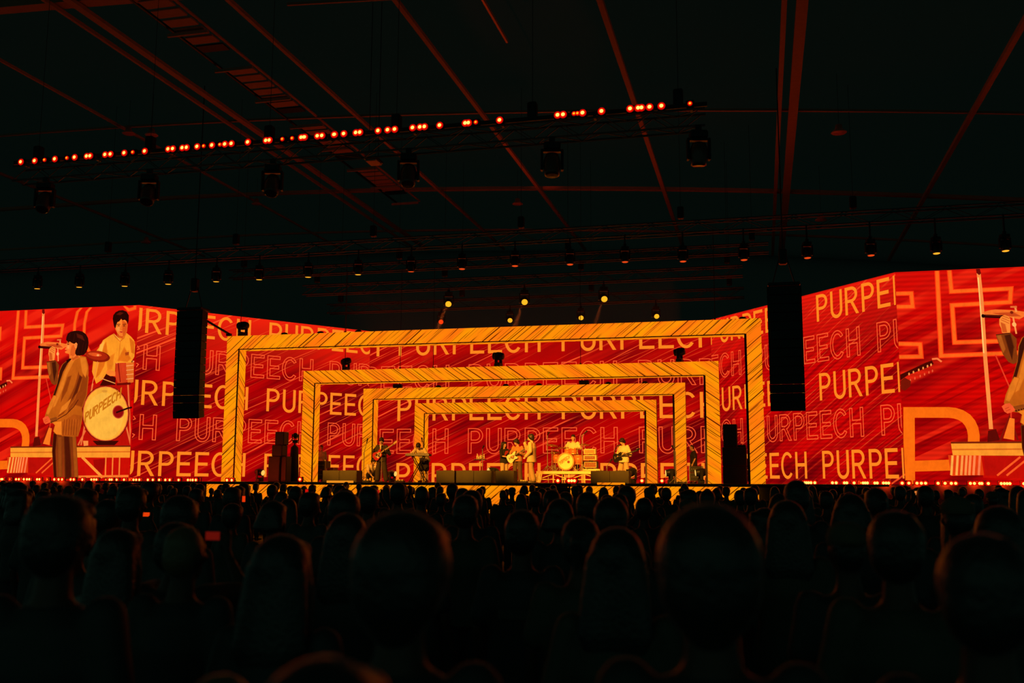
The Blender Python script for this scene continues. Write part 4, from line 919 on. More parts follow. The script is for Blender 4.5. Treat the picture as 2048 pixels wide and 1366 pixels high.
# drum riser
RZ = 0.46; RY = 38.6; rl, rr = D(1072, RY).x, D(1236, RY).x
t = thing('drum_riser', 'low drum riser with pale edge on open truss legs', 'riser', ((rl+rr)/2, RY, DECK_Z)); W = rr-rl
RIS = surf('pale_riser', (0.8, 0.62, 0.3), 0.45)
MB().box((0, 1.1, RZ-0.06), (W, 2.2, 0.12), bev=0.012).build('deck', RIS, t)
MB().tube((-W/2+0.05, 0.05, 0.13), (W/2-0.05, 0.05, 0.13), 0.022, 6).build('bottom_rail', RIS, t); MB().tube((-W/2+0.05, 2.1, 0.13), (W/2-0.05, 2.1, 0.13), 0.022, 6).build('bottom_rail', RIS, t)
for i in range(6):
    x = -W/2+0.06+i*(W-0.12)/5
    for y in (0.05, 2.1): MB().tube((x, y, 0.0), (x, y, RZ-0.1), 0.024, 6).build('leg', RIS, t)
    if i < 5:
        x2 = x+(W-0.12)/5; a, b = (x, x2) if i % 2 else (x2, x)
        MB().tube((a, 0.05, RZ-0.12), (b, 0.05, 0.13), 0.018, 6).build('diagonal', RIS, t)
for i in range(5): MB().tube((-W/2-0.02+i*0.055, -0.12, 0.02), (-W/2+0.02+i*0.055, -0.02, RZ-0.1), 0.02, 6).build('folded_leg', RIS, t)
RD = DECK_Z+RZ
def R_(px, Y): p = P(px, 930, Y); p.z = RD; return p
DRUM = surf('drum_shell_orange', (0.55, 0.16, 0.05), 0.3); HEAD = surf('drum_head_cream', (0.85, 0.7, 0.35), 0.5); RIM = surf('drum_hoop', (0.6, 0.3, 0.12), 0.35, 0.4)
# bass drum with lettering
bc = R_(1131.5, 38.95); BR = 0.33
t = thing('bass_drum', 'bass drum with cream front head and slanted PURPEECH lettering', 'drum', bc+Vector((0, 0, 0)), radians(-6))
M = Matrix.Translation((0, 0, BR+0.05)) @ Matrix.Rotation(pi/2, 4, 'X')
MB().lathe([(BR-.01, -0.42), (BR, -0.4), (BR, -0.02), (BR-.01, 0)], 32, M).build('shell', DRUM, t, True)
h = MB().lathe([(BR-0.02, 0.012), (0.002, 0.016)], 32, M, False).build('front_head', HEAD, t)
MB().lathe([(BR-0.03, 0.0), (BR-0.03, 0.03), (BR+0.02, 0.03), (BR+0.02, -0.03)], 32, M, False).build('hoop', RIM, t)
MB().lathe([(0.055, 0.018), (0.055, 0.024), (0.002, 0.024)], 16, Matrix.Translation((0.12, 0, -0.02)) @ M).build('port_hole', surf('port_dark', (0.2, 0.04, 0.02), 0.5), h)
m = MB()
for ch, o in WORD:
    for poly in glyph_polys(ch, False, 0.1, BOLD):
        pts = []
        for px, pz in poly:
            a, b = (o+px*1.15-3.05)*0.077, pz*0.135-0.02; ca, sa = cos(radians(33)), sin(radians(33))
            pts.append((a*ca-b*sa-0.02, -0.022, BR+0.05+a*sa+b*ca+0.02))
        m.add(pts, [tuple(range(len(pts)))])
m.build('lettering', surf('drum_lettering', (0.3, 0.13, 0.03), 0.6), h, fix=False)
for s in (-1, 1): MB().tube((s*0.26, 0.1, 0.22), (s*0.42, -0.02, 0.0), 0.012, 6).build('spur', STEEL, t)
def drum(name, label, px, Y, z, r, hgt, legs=False, tilt=0.0):
    t = thing(name, label, 'drum', R_(px, Y)+Vector((0, 0, 0)), 0, 'drums of the kit'); M = Matrix.Translation((0, 0, z)) @ Matrix.Rotation(tilt, 4, 'X')
    MB().lathe([(r, 0), (r, hgt)], 20, M).build('shell', DRUM, t, True); MB().lathe([(r-.005, hgt+0.004), (0.002, hgt+0.006)], 20, M, False).build('drum_head', HEAD, t)
    MB().lathe([(r+.012, hgt-0.02), (r+.012, hgt+0.012), (r-.01, hgt+0.012)], 20, M, False).build('hoop', RIM, t); MB().lathe([(r+.012, -0.01), (r+.012, 0.02)], 20, M, False).build('hoop', RIM, t)
    if legs:
        for k in range(3):
            a = 0.5+k*2*pi/3; MB().tube((r*cos(a)*1.05, r*sin(a)*1.05, z+hgt*.4), (r*cos(a)*1.15, r*sin(a)*1.15, 0), 0.011, 6).build('leg', STEEL, t)
    else: MB().tube((0, 0.02, 0.0), (0, 0.02, z+0.02), 0.016, 6).build('post', STEEL, t)
drum('floor_tom', 'orange floor tom right of the bass drum on thin legs', 1157, 39.2, 0.28, 0.19, 0.34, True)
drum('rack_tom', 'orange rack tom above right side of the bass drum', 1146.5, 39.35, 0.66, 0.14, 0.22, False, radians(-12))
drum('rack_tom', 'orange rack tom above left side of the bass drum', 1135, 39.35, 0.66, 0.13, 0.2, False, radians(-12))
drum('floor_tom', 'pale orange side drum standing left of the bass drum', 1113, 39.3, 0.34, 0.15, 0.3, True)
CYM = surf('bronze_cymbal', (0.55, 0.25, 0.08), 0.25, 0.8)
def cymbal(label, px, Y, h, r, tilt, n=1):
    t = thing('cymbal_stand', label, 'cymbal', R_(px, Y), 0, 'cymbals of the kit')
    MB().tube((0, 0, 0), (0, 0, h+0.05), 0.013, 6).build('pole', STEEL, t)
    for k in range(3):
        a = 0.9+k*2*pi/3; MB().tube((0, 0, 0.24), (0.22*cos(a), 0.22*sin(a), 0.01), 0.011, 6).build('leg', STEEL, t)
    for k in range(n):
        M = Matrix.Translation((0, 0, h-k*0.04)) @ Matrix.Rotation(tilt, 4, 'Y') @ Matrix.Rotation(radians(12), 4, 'X')
        MB().lathe([(r, 0), (r*.5, 0.012), (r*.2, 0.02), (r*.12, 0.05), (0.004, 0.055)], 22, M).build('cymbal', CYM, t, True)
cymbal('large cymbal left of the bass drum tilted towards drummer', 1104, 39.1, 1.02, 0.24, radians(10))
cymbal('crash cymbal over the bass drum left of the drummer', 1119, 39.6, 0.92, 0.24, radians(-8))
cymbal('ride cymbal right of the drummer at head height', 1170, 39.5, 1.05, 0.22, radians(6))
cymbal('pair of hi-hat cymbals at far left of the drum kit', 1109, 39.4, 0.76, 0.19, 0, 2)
mic_stand('tall overhead microphone stand at left end of the drum riser', 1095, 39.0, 1.42, None, True, RZ)
mic_stand('tall overhead microphone stand between drummer and amp rack', 1164.5, 39.0, 1.4, (0.07, 0.06, 0), True, RZ)
st = thing('drum_throne', 'round dark drum throne under the drummer', 'stool', R_(1147, 40.0))
MB().lathe([(0.17, 0.46), (0.18, 0.5), (0.17, 0.55), (0.02, 0.56)], 18).build('seat', BLACKM, st, True); MB().tube((0, 0, 0.1), (0, 0, 0.47), 0.025).build('post', STEEL, st)
for k in range(3):
    a = 0.3+k*2*pi/3; MB().tube((0, 0, 0.2), (0.22*cos(a), 0.22*sin(a), 0.01), 0.012, 6).build('leg', STEEL, st)
# amps on the riser's right end
def amp(label, px, Y, z, wd, hgt, mat, gr, grid=False):
    t = thing('guitar_amplifier', label, 'amplifier', R_(px, Y)+Vector((0, 0, z)), 0, 'amplifiers on the riser')
    MB().box((0, 0, hgt/2), (wd, 0.3, hgt-0.01), bev=0.015).build('cabinet', mat, t)
    g = MB().box((0, -0.155, hgt*.5), (wd*.86, 0.012, hgt*.7)).build('front_panel', gr, t)
    for q in range(6): MB().lathe([(0.016, 0), (0.013, 0.02)], 8, Matrix.Translation((-wd*.34+q*wd*.135, -0.162, hgt*.55)) @ Matrix.Rotation(pi/2, 4, 'X')).build('knob', STEEL, g)
    for q in (-1, 1):
        MB().box((0, -0.164, hgt*.5+q*hgt*.34), (wd*.86, 0.012, 0.014)).build('piping', YEL, t)
        MB().box((q*wd*.42, -0.164, hgt*.5), (0.014, 0.012, hgt*.68)).build('piping', YEL, t)
    MB().box((0, 0, hgt+0.008), (wd*.3, 0.04, 0.018)).build('handle', BLACKM, t)
BR_ = surf('brown_grille', (0.2, 0.06, 0.02), 0.6)
amp('black guitar amplifier with pale piping, bottom of the stack right of drummer', 1182, 39.3, 0.1, 0.56, 0.3, BLACKM, BR_)
amp('brown amplifier head with pale trim, middle of the stack right of drummer', 1181, 39.3, 0.42, 0.52, 0.22, YEL, BR_)
amp('cream amplifier head, top of the stack right of drummer', 1180.5, 39.3, 0.66, 0.48, 0.22, YEL, surf('orange_grille', (0.5, 0.2, 0.06), 0.5))
t = thing('amp_base', 'pale low base board under the amplifier stack', 'base', R_(1184, 39.3)); MB().box((0, 0, 0.05), (0.68, 0.4, 0.08), bev=0.01).build('board', RIS, t); MB().box((0.0, -0.21, 0.05), (0.6, 0.02, 0.04)).build('edge', YEL, t)
for px, h, lab in ((1196, 0.35, 'first'), (1203, 0.25, 'second'), (1211, 0.3, 'last')):
    t = thing('cable_coil', 'pale cable coil right of the amplifier stack, %s of three' % lab, 'cable', D(px, 38.2), 0, 'cable coils by the riser')
    for k in range(4):
        MB().path([(0.09*cos(a*pi/8), 0.09*sin(a*pi/8)*.8, 0.02+k*0.03) for a in range(17)], 0.014, 5).build('loop', surf('pale_cable', (0.7, 0.5, 0.25), 0.5), t)

# guitars
def guitar(label, mat, loc, rot, scale=1.0, pick=None, dark=False, strap=None, bass=False, loc_strap=None, group=None):
    """electric guitar: local x along the neck, front faces -Y"""
    t = thing('bass_guitar' if bass else 'electric_guitar', label, 'guitar', loc); t.rotation_euler = rot; t.scale = (scale,)*3
    top = [(-.24, .02), (-.23, .1), (-.18, .155), (-.1, .165), (-.03, .125), (.03, .115), (.09, .14), (.16, .15), (.2, .11), (.16, .075), (.12, .045)]
    body = top+[(.12, -.04), (.15, -.07), (.17, -.11), (.13, -.14), (.06, -.12), (.0, -.12), (-.06, -.15), (-.13, -.175), (-.2, -.15), (-.235, -.08)]
    b = MB().prism(body, -0.022, 0.022).build('guitar_body', mat, t)
    MB().prism([(-.12, -.02), (-.05, .07), (.08, .07), (.1, -.03), (.05, -.09), (-.1, -.12)], -0.028, -0.021).build('pickguard', pick or STEEL, b)
    for x in (-0.06, 0.05): MB().box((x, -0.03, 0.01), (0.035, 0.014, 0.085)).build('pickup', BLACKM, b)
    MB().box((-0.14, -0.03, 0.01), (0.03, 0.02, 0.09)).build('bridge', STEEL, b)
    L = 0.72 if not bass else 0.86
    nk = MB().box((0.1+(L-.1)/2, -0.012, 0.01), (L-0.1, 0.03, 0.05), bev=0.006).build('neck', surf('maple_neck', (0.75, 0.5, 0.22), 0.4) if not dark else BLACKM, t)
    m = MB()
    for k in range(14): m.box((0.16+k*(L-.2)/14, -0.029, 0.01), (0.005, 0.004, 0.05))
    tag(m.build('frets', STEEL, nk), kind='stuff')
    hd = MB().prism([(L, -.015), (L, .035), (L+.04, .055), (L+.17, .06), (L+.18, .02), (L+.05, -.025)], -0.018, 0.004).build('headstock', surf('maple_neck', (0.75, 0.5, 0.22), 0.4) if not dark else BLACKM, t)
    for k in range(4 if bass else 6): MB().lathe([(0.01, 0), (0.012, 0.025)], 8, Matrix.Translation((L+.045+k*.022, -0.01, .055)) ).build('tuning_peg', STEEL, hd)
    st_ = MB()
    for k in range(4 if bass else 6): st_.tube((-.14, -0.041, -.008+k*.007), (L+.08, -0.032, -.004+k*.006), 0.0016, 4)
    tag(st_.build('strings', STEEL, t), kind='stuff')
    return t
for p, k in zip(BACK[:3], (1.0, 1.0, .5)): spot((p.x, p.y-.42, p.z-.12), (p.x-1.6, p.y-2.0, p.z-6), 18000*k, (1, .16, .02), 10, .3, .05)
# ================================================================== PEOPLE
def remesh(mb, name, mat, parent, vox, it=3):
    o = mb.build(name, mat, parent)
    r = o.modifiers.new('r', 'REMESH'); r.mode = 'VOXEL'; r.voxel_size = vox
    s = o.modifiers.new('s', 'SMOOTH'); s.iterations = it; s.factor = 0.5
    dg = bpy.context.evaluated_depsgraph_get(); me = bpy.data.meshes.new_from_object(o.evaluated_get(dg))
    old = o.data; o.modifiers.clear(); o.data = me; bpy.data.meshes.remove(old); me.name = name
    if not me.materials: me.materials.append(mat)
    me.shade_smooth(); return o
V = Vector
def pose(**k):
    J = dict(pel=(0, 0, .93), che=(0, 0, 1.24), nek=(0, .015, 1.44), hed=(0, -.012, 1.61),
             sL=(.172, .01, 1.385), eL=(.235, .04, 1.11), wL=(.245, -.05, .87), sR=(-.172, .01, 1.385), eR=(-.235, .04, 1.11), wR=(-.245, -.05, .87),
             hL=(.09, 0, .9), kL=(.105, -.02, .49), aL=(.115, .03, .09), hR=(-.09, 0, .9), kR=(-.105, -.02, .49), aR=(-.115, .03, .09),
             yaw=0, pitch=0, roll=0, curl=.55, toeL=0.15, toeR=-0.15)
    J.update(k)
    return {a: (V(b) if isinstance(b, tuple) else b) for a, b in J.items()}
def headM(J): return Matrix.Rotation(J['yaw'], 3, 'Z') @ Matrix.Rotation(J['pitch'], 3, 'X') @ Matrix.Rotation(J['roll'], 3, 'Y')
def torso_rings(J, wd, dp, lo=-.1, top=1.0, flare=0.0):
    pel, che, nek = J['pel'], J['che'], J['nek']; lh = (J['hL']-J['hR']).normalized(); ls = (J['sL']-J['sR']).normalized()
    up = (che-pel).normalized(); mid = pel.lerp(che, .5); R = []
    pts = [pel+up*lo, pel+up*(lo*.4+.02), mid, che, che.lerp(nek, .62), che.lerp(nek, .62+.38*top)]
    for i, p in enumerate(pts):
        t = i/5; lat = lh.lerp(ls, min(1, t*1.4)).normalized()
        d = (pts[min(i+1, 5)]-pts[max(i-1, 0)]).normalized(); dep = lat.cross(d).normalized()
        R.append((p, lat*wd[i], dep*dp[i]))
    return R
def hand(m, w, d, n, side, curl, s=1.0):
    """palm, four unequal bent fingers and a thumb; d: along the hand, n: out of the palm"""
    d = d.normalized(); n = (n-d*n.dot(d)).normalized(); l = d.cross(n)*side
    M = Matrix((l, n, d)).transposed()
    m.ball(w+d*.045*s, (.038*s, .017*s, .05*s), M, 10, 8)
    for k, (off, ln) in enumerate(((-.028, .062), (-.009, .072), (.010, .068), (.028, .052))):
        a = w+d*.08*s+l*off*s; pts = [a-d*.02*s, a]; dd = d.copy()
        for q in range(3):
            dd = (Matrix.Rotation(curl*.75, 3, l*side*-1) @ dd) if side else dd
            pts.append(pts[-1]+dd*ln*s*(.42, .32, .26)[q])
        m.limb(pts, [.0085*s, .0088*s, .0082*s, .0076*s, .0068*s], 6)
    t0 = w+d*.02*s-l*.028*s; m.limb([t0, t0-l*.03*s+d*.025*s+n*.006*s, t0-l*.034*s+d*.055*s+n*.018*s, t0-l*.026*s+d*.078*s+n*.028*s], [.012*s, .011*s, .0095*s, .008*s], 6)
def person(label, J, loc, rz, skin, hair, hairmat, top, topmat, legs, legmat, shoemat, vox=.0095, group=None, scale=1.0, name='person', fem=False, eyes=True, sunhat=None):
    b = MB(); f = .92 if fem else 1.0
    b.loft(torso_rings(J, [.13, .165*(1.03 if fem else 1), .14*f, .168*f, .15*f, .055], [.09, .112, .098, .112, .09, .05]), 16)
    hm = headM(J); hd = J['hed']
    b.limb([J['nek']-V((0, 0, .03)), J['nek'].lerp(hd, .4), hd+hm @ V((0, .02, -.05))], [.062*f, .052*f, .052*f], 12)
    b.ball(hd+hm @ V((0, .005, .012)), (.076, .094, .1), hm, 18, 14); b.ball(hd+hm @ V((0, -.032, -.06)), (.053, .056, .062), hm, 14, 10)
    b.ball(hd+hm @ V((0, -.066, -.1)), (.022, .02, .018), hm, 8, 6)
    b.limb([hd+hm @ V((0, -.086, .012)), hd+hm @ V((0, -.104, -.03))], [.009, .0145], 8); b.ball(hd+hm @ V((0, -.09, -.036)), (.02, .012, .009), hm, 8, 6)
    b.limb([hd+hm @ V((-.045, -.074, .028)), hd+hm @ V((0, -.088, .03)), hd+hm @ V((.045, -.074, .028))], [.011, .012, .011], 8)
    b.limb([hd+hm @ V((-.02, -.083, -.068)), hd+hm @ V((0, -.09, -.066)), hd+hm @ V((.02, -.083, -.068))], [.008, .011, .008], 8)
    for s in (-1, 1): b.ball(hd+hm @ V((s*.078, .012, -.012)), (.012, .022, .034), hm, 8, 6); b.ball(hd+hm @ V((s*.048, -.068, -.02)), (.022, .018, .02), hm, 8, 6)
    for sd, S_ in (('L', 1), ('R', -1)):
        s_, e, w_ = J['s'+sd], J['e'+sd], J['w'+sd]
        b.limb([s_, s_.lerp(e, .4), e, e.lerp(w_, .3), w_], [.056*f, .048*f, .038*f, .04*f, .026*f], 10)
        d = J.get('d'+sd) or (w_-e); n = J.get('n'+sd) or V((-S_, 0, 0)) if abs((w_-e).normalized().x) < .8 else V((0, 0, -1)); hand(b, w_, d, J.get('n'+sd) or n, S_, J['curl'])
        h, k, a = J['h'+sd], J['k'+sd], J['a'+sd]
        b.limb([h, h.lerp(k, .3), k, k.lerp(a, .3), a], [.088, .08, .053, .055, .036], 12)
        t = J['toe'+sd]; td = V((sin(t), -cos(t), 0)); b.limb([a+V((0, .02, -.05))-td*.02, a+td*.1+V((0, 0, -.06)), a+td*.17+V((0, 0, -.065))], [.036, .032, .024], 8)
    root = remesh(b, name, skin, None, vox); root.location = loc; root.rotation_euler = (0, 0, rz); root.scale = (scale,)*3
    tag(root, label, 'person', group)
    # hair
    h = MB(); hp = lambda x, y, z: hd+hm @ V((x, y, z))
    if hair in ('short', 'crop', 'mop', 'long', 'curly', 'bob', 'tail', 'cap'):
        g = {'crop': .0, 'short': .007, 'mop': .02, 'long': .012, 'curly': .018, 'bob': .014, 'tail': .006, 'cap': .004}[hair]+(0 if eyes or hair in ('crop', 'cap') else .013)
        h.ball(hp(0, .022, .03), (.078+g, .088+g, .09+g), hm, 18, 14); h.ball(hp(0, .05, -.01), (.072+g, .062+g*.8, .085+g), hm, 14, 10)
        if hair != 'crop': h.ball(hp(0, -.05, .082), (.066+g*.6, .045+g*.5, .03+g*.5), hm, 12, 8)
        if hair == 'mop':
            for s in (-1, 1): h.ball(hp(s*.07, -.01, .02), (.024, .06, .065), hm, 10, 8); h.ball(hp(s*.035, -.085, .05), (.035, .02, .032), hm, 10, 8)
            h.ball(hp(0, .07, -.06), (.065, .05, .06), hm, 12, 8)
            rr = random.Random(3)
            if not eyes: h.ball(hp(0, .05, -.075), (.066, .052, .075), hm, 12, 8)
            for k in range(30 if eyes else 0):
                a = 2*pi*k/30+rr.uniform(-.1, .1); fr = max(0, -sin(a)); bk = max(0, sin(a)); z0 = .04+.035*fr-.03*bk; ln = rr.uniform(.05, .1)*(1-.45*fr)+.05*bk
                p0 = hp(.08*cos(a), .016+.092*sin(a), z0); h.limb([p0, p0+hm @ V((.012*cos(a), .012*sin(a), -ln*.5)), p0+hm @ V((.006*cos(a)+rr.uniform(-.012, .012), .006*sin(a), -ln))], [.017, .014, .005], 6)
        if hair in ('long', 'curly', 'bob'):
            ln = {'long': -.34, 'curly': -.22, 'bob': -.1}[hair]; base = hp(0, .055, 0); dn = V((0, .05, ln)) 
            h.loft([(base+V((0, 0, .04)), hm @ V((.085+g, 0, 0)), hm @ V((0, .07, 0))), (base+dn*.35, hm @ V((.105+g, 0, 0)), hm @ V((0, .065, 0))), (base+dn*.7, hm @ V((.115+g, 0, 0)), V((0, .055, 0))), (base+dn, hm @ V((.075+g, 0, 0)), V((0, .03, 0)))], 14)
            for s in (-1, 1): h.limb([hp(s*.082, .0, .03), hp(s*.092, -.0, -.05), hp(s*.095, .0, -.05)+V((0, 0, ln*.5))], [.022, .026, .018], 8)
            if hair == 'curly':
                rr = random.Random(5)
                for k in range(26): a = rr.uniform(0, pi)-0.0; z = rr.uniform(-.18, .1); h.ball(hp(.1*cos(a), .04+.08*sin(a), z), .03+.012*rr.random(), n=8, m=6)
        if hair == 'tail': h.limb([hp(0, .1, .05), hp(0, .15, .02), hp(0, .14, -.12)], [.03, .034, .014], 8)
        if hair == 'short':
            rr = random.Random(7)
            for k in range(16): a = rr.uniform(0, 2*pi); h.ball(hp(.05*cos(a), .02+.06*sin(a), .105+.01*rr.random()), .018, n=6, m=5)
        remesh(h, 'hair', hairmat, root, max(vox, .01), 2)
    if hair == 'cap':
        c = MB(); c.ball(hp(0, .012, .055), (.092, .108, .075), hm, 16, 10); c.box(hp(0, .11*(1 if sunhat == 'back' else -1), .035), (.13, .12, .014), mat=hm, bev=.005); remesh(c, 'cap', sunhat_mat, root, max(vox, .01), 1)
    # top
    infl, hem, slv, wid = top; T = MB()
    T.loft(torso_rings(J, [(.15+infl)*wid, (.155+infl)*wid, (.145+infl)*wid, (.172+infl)*wid*f, (.155+infl*.7)*f, .07], [(.105+infl)*wid, (.11+infl), (.105+infl), (.118+infl), .098+infl*.6, .066], hem, .82), 18)
    for sd in 'LR':
        s_, e, w_ = J['s'+sd], J['e'+sd], J['w'+sd]; r = .055*f+infl*.42
        if slv == 'short': T.limb([s_, s_.lerp(e, .45), s_.lerp(e, .78)], [r, r*.98, r*1.02], 12)
        elif slv == 'half': T.limb([s_, s_.lerp(e, .5), e.lerp(w_, .05)], [r, r*.98, r*1.0], 12)
        else: T.limb([s_, s_.lerp(e, .5), e, e.lerp(w_, .5), e.lerp(w_, .93)], [r, r*.95, r*.88, r*.85, r*.8], 12)
    remesh(T, {'short': 'shirt', 'half': 'shirt', 'long': 'jacket'}[slv], topmat, root, vox*1.1, 4)
    # trousers
    if legs:
        kind, lr = legs; L = MB()
        L.loft([(J['pel']+V((0, 0, .06)), V((.15, 0, 0)), V((0, .115, 0))), (J['pel']-V((0, 0, .02)), V((.172, 0, 0)), V((0, .125, 0))), (J['pel']-V((0, 0, .1)), V((.16, 0, 0)), V((0, .12, 0)))], 16)
        for sd in 'LR':
            h_, k, a = J['h'+sd], J['k'+sd], J['a'+sd]
            if kind == 'shorts': L.limb([h_, h_.lerp(k, .4), h_.lerp(k, .9)], [.1, .1, lr], 12)
            else: L.limb([h_, h_.lerp(k, .4), k, k.lerp(a, .5), a+V((0, 0, .03))], [.098, .095, lr*.95, lr, lr], 12)
        remesh(L, 'shorts' if kind == 'shorts' else 'trousers', legmat, root, vox*1.1, 4)
    for sd in 'LR':
        a = J['a'+sd]; t = J['toe'+sd]; td = V((sin(t), -cos(t), 0)); sh = MB()
        sh.limb([a+V((0, .02, -.04))-td*.03, a+td*.09+V((0, 0, -.05)), a+td*.185+V((0, 0, -.055))], [.048, .042, .034], 10); sh.box(a+td*.075+V((0, 0.01, -.08)), (.088, .28, .02), rz=t, bev=.006)
        remesh(sh, 'shoe', shoemat, root, max(vox, .01), 1)
    if eyes:
        for s in (-1, 1): MB().ball(hd+hm @ V((s*.032, -.083, .006)), (.01, .006, .006), hm, 8, 6).build('eye', surf('dark_eye', (.03, .02, .015), .2), root, True)
    return root
SKIN = surf('skin_warm', (.62, .42, .30), .55, var=.06, spec=.3); HAIRB = surf('black_hair', (.016, .012, .009), .5, scale=40, bump=.6)
SUITD = surf('dark_suit_cloth', (.05, .035, .02), .85, scale=60); BEIGE = surf('beige_suit_cloth', (.62, .45, .26), .85, scale=50, bump=.2); BEIGE2 = surf('beige_trouser_cloth', (.34, .24, .13), .85, scale=50)
CREAM = surf('cream_cloth', (.8, .68, .45), .85, scale=30, bump=.2); BLKC = surf('black_cloth', (.018, .014, .01), .85, scale=40); BRN = surf('brown_cloth', (.42, .2, .08), .85, scale=30); DKT = surf('dark_trouser_cloth', (.1, .06, .03), .85, scale=40)
KHAKI = surf('khaki_cloth', (.3, .2, .1), .85, scale=30); PALE_ = surf('pale_trouser_cloth', (.6, .42, .25), .85, scale=30); SHOE = surf('dark_shoe_leather', (.03, .02, .015), .4); REDP = surf('red_print', (.5, .03, .02), .7)
sunhat_mat = surf('cap_cloth', (.12, .1, .06), .85)
def at(px, Y, z=DECK_Z): p = P(px, 960, Y); return V((p.x, p.y, z))
def rel(root, v): return root.matrix_basis @ V(v)
def strap(g, pts, mat, parent):
    m = MB()
    for a, b in zip(pts, pts[1:]): m.limb([a, b], [.018, .018], 8)
    return m.build('strap', mat, parent, True)
# suited guitarist
r = person('person in dark suit standing with a red electric guitar, head bowed', pose(hed=(0, -.05, 1.60), pitch=radians(22), yaw=radians(8), wR=(-.1, -.21, 1.04), eR=(-.34, -.0, 1.12), wL=(.22, -.23, 1.2), eL=(.34, -.03, 1.08), nR=(0, .9, -.4), nL=(0, .8, .6), kL=(.15, -.03, .49), aL=(.2, .02, .09), kR=(-.12, -.03, .49), aR=(-.15, .02, .09), curl=.8),
           at(762, 36.7), radians(4), SKIN, 'mop', HAIRB, (.032, -.14, 'long', 1.12), SUITD, ('long', .105), SUITD, SHOE, scale=1.0)
MB().prism([(-.035, 1.44), (.04, 1.44), (.015, 1.2), (-.005, 1.2)], -.165, -.13).build('shirt_front', CREAM, r)
RG = surf('red_guitar_lacquer', (.55, .03, .02), .2)
g = guitar('red double cut electric guitar with pale neck, held by suited guitarist', RG, rel(r, (-.06, -.19, 1.06)), (0, radians(-33), radians(4)), 1.0, surf('cream_plastic', (.8, .7, .5), .4))
strap(g, [V((-.22, 0, .05)), V((-.1, .1, .3)), V((.12, .2, .36)), V((.3, .2, .2)), V((.2, .03, .12))], BLKC, g)
# crouching person
r = person('crouching person in yellow shirt bending over the floor beside suited guitarist', pose(pel=(0, .05, .3), che=(0, -.14, .55), nek=(0, -.24, .68), hed=(.02, -.31, .82), pitch=radians(25), sL=(.17, -.17, .64), sR=(-.17, -.17, .64), eL=(.22, -.38, .45), wL=(.12, -.52, .24), eR=(-.2, -.36, .42), wR=(-.08, -.5, .22),
           hL=(.09, .03, .27), kL=(.2, -.32, .42), aL=(.16, -.1, .09), hR=(-.09, .03, .27), kR=(-.17, -.3, .34), aR=(-.14, -.06, .09)), at(741, 37.3), radians(38), SKIN, 'mop', HAIRB, (.03, -.08, 'short', 1.05), CREAM, ('long', .07), BLKC, surf('pale_shoe', (.7, .6, .4), .5), vox=.011)
# keyboard player
r = person('person in pale shirt leaning over the stage keyboard, face down', pose(pel=(.12, .1, .92), che=(.05, -.1, 1.19), nek=(.02, -.24, 1.31), hed=(-.01, -.35, 1.40), pitch=radians(48), yaw=radians(10), sL=(.2, -.2, 1.27), sR=(-.16, -.22, 1.27), eL=(.33, -.3, 1.07), wL=(.2, -.52, 1.1), eR=(-.3, -.32, 1.07), wR=(-.22, -.52, 1.1), hL=(.21, .1, .9), kL=(.22, .02, .49), aL=(.22, .1, .09), hR=(.03, .1, .9), kR=(.02, -.02, .49), aR=(-.02, .1, .09), nL=(0, .2, -1), nR=(0, .2, -1)),
           at(841, 37.45), radians(3), SKIN, 'mop', HAIRB, (.04, -.12, 'half', 1.1), CREAM, ('shorts', .12), BLKC, SHOE, vox=.011)
# person in black with red print
r = person('person with long dark curly hair in black shirt with red print', pose(eL=(.25, -.1, 1.12), wL=(.14, -.34, 1.06), eR=(-.25, -.12, 1.12), wR=(-.1, -.36, 1.08), pitch=radians(5)), at(1008, 38.6), radians(52), SKIN, 'curly', HAIRB, (.035, -.1, 'half', 1.08), BLKC, ('long', .085), PALE_, SHOE, scale=.93, vox=.011, fem=True)
MB().prism([(-.09, 1.12), (.1, 1.28), (.1, 1.36), (-.03, 1.34), (-.1, 1.2)], -.168, -.15).build('red_print', REDP, r)
# white guitar player
r = person('person in brown jacket playing a white guitar, looking down between two others', pose(hed=(-.03, -.06, 1.59), pitch=radians(25), yaw=radians(-35), wR=(-.14, -.22, 1.0), eR=(-.33, -.02, 1.1), wL=(.2, -.26, 1.16), eL=(.33, -.04, 1.07), nR=(0, .9, -.4), nL=(0, .8, .6), curl=.8), at(1035, 37.3), radians(-8), SKIN, 'mop', HAIRB, (.03, -.1, 'long', 1.06), BRN, ('long', .09), DKT, SHOE, scale=.97)
g = guitar('white electric guitar with dark neck held by person in brown jacket', surf('white_guitar_lacquer', (.85, .8, .6), .25), rel(r, (-.12, -.2, 1.0)), (0, radians(-30), radians(-8)), 1.02, surf('cream_plastic', (.8, .7, .5), .4), True)
strap(g, [V((-.22, 0, .05)), V((-.06, .1, .3)), V((.14, .2, .36)), V((.3, .2, .18)), V((.2, .03, .12))], BLKC, g)
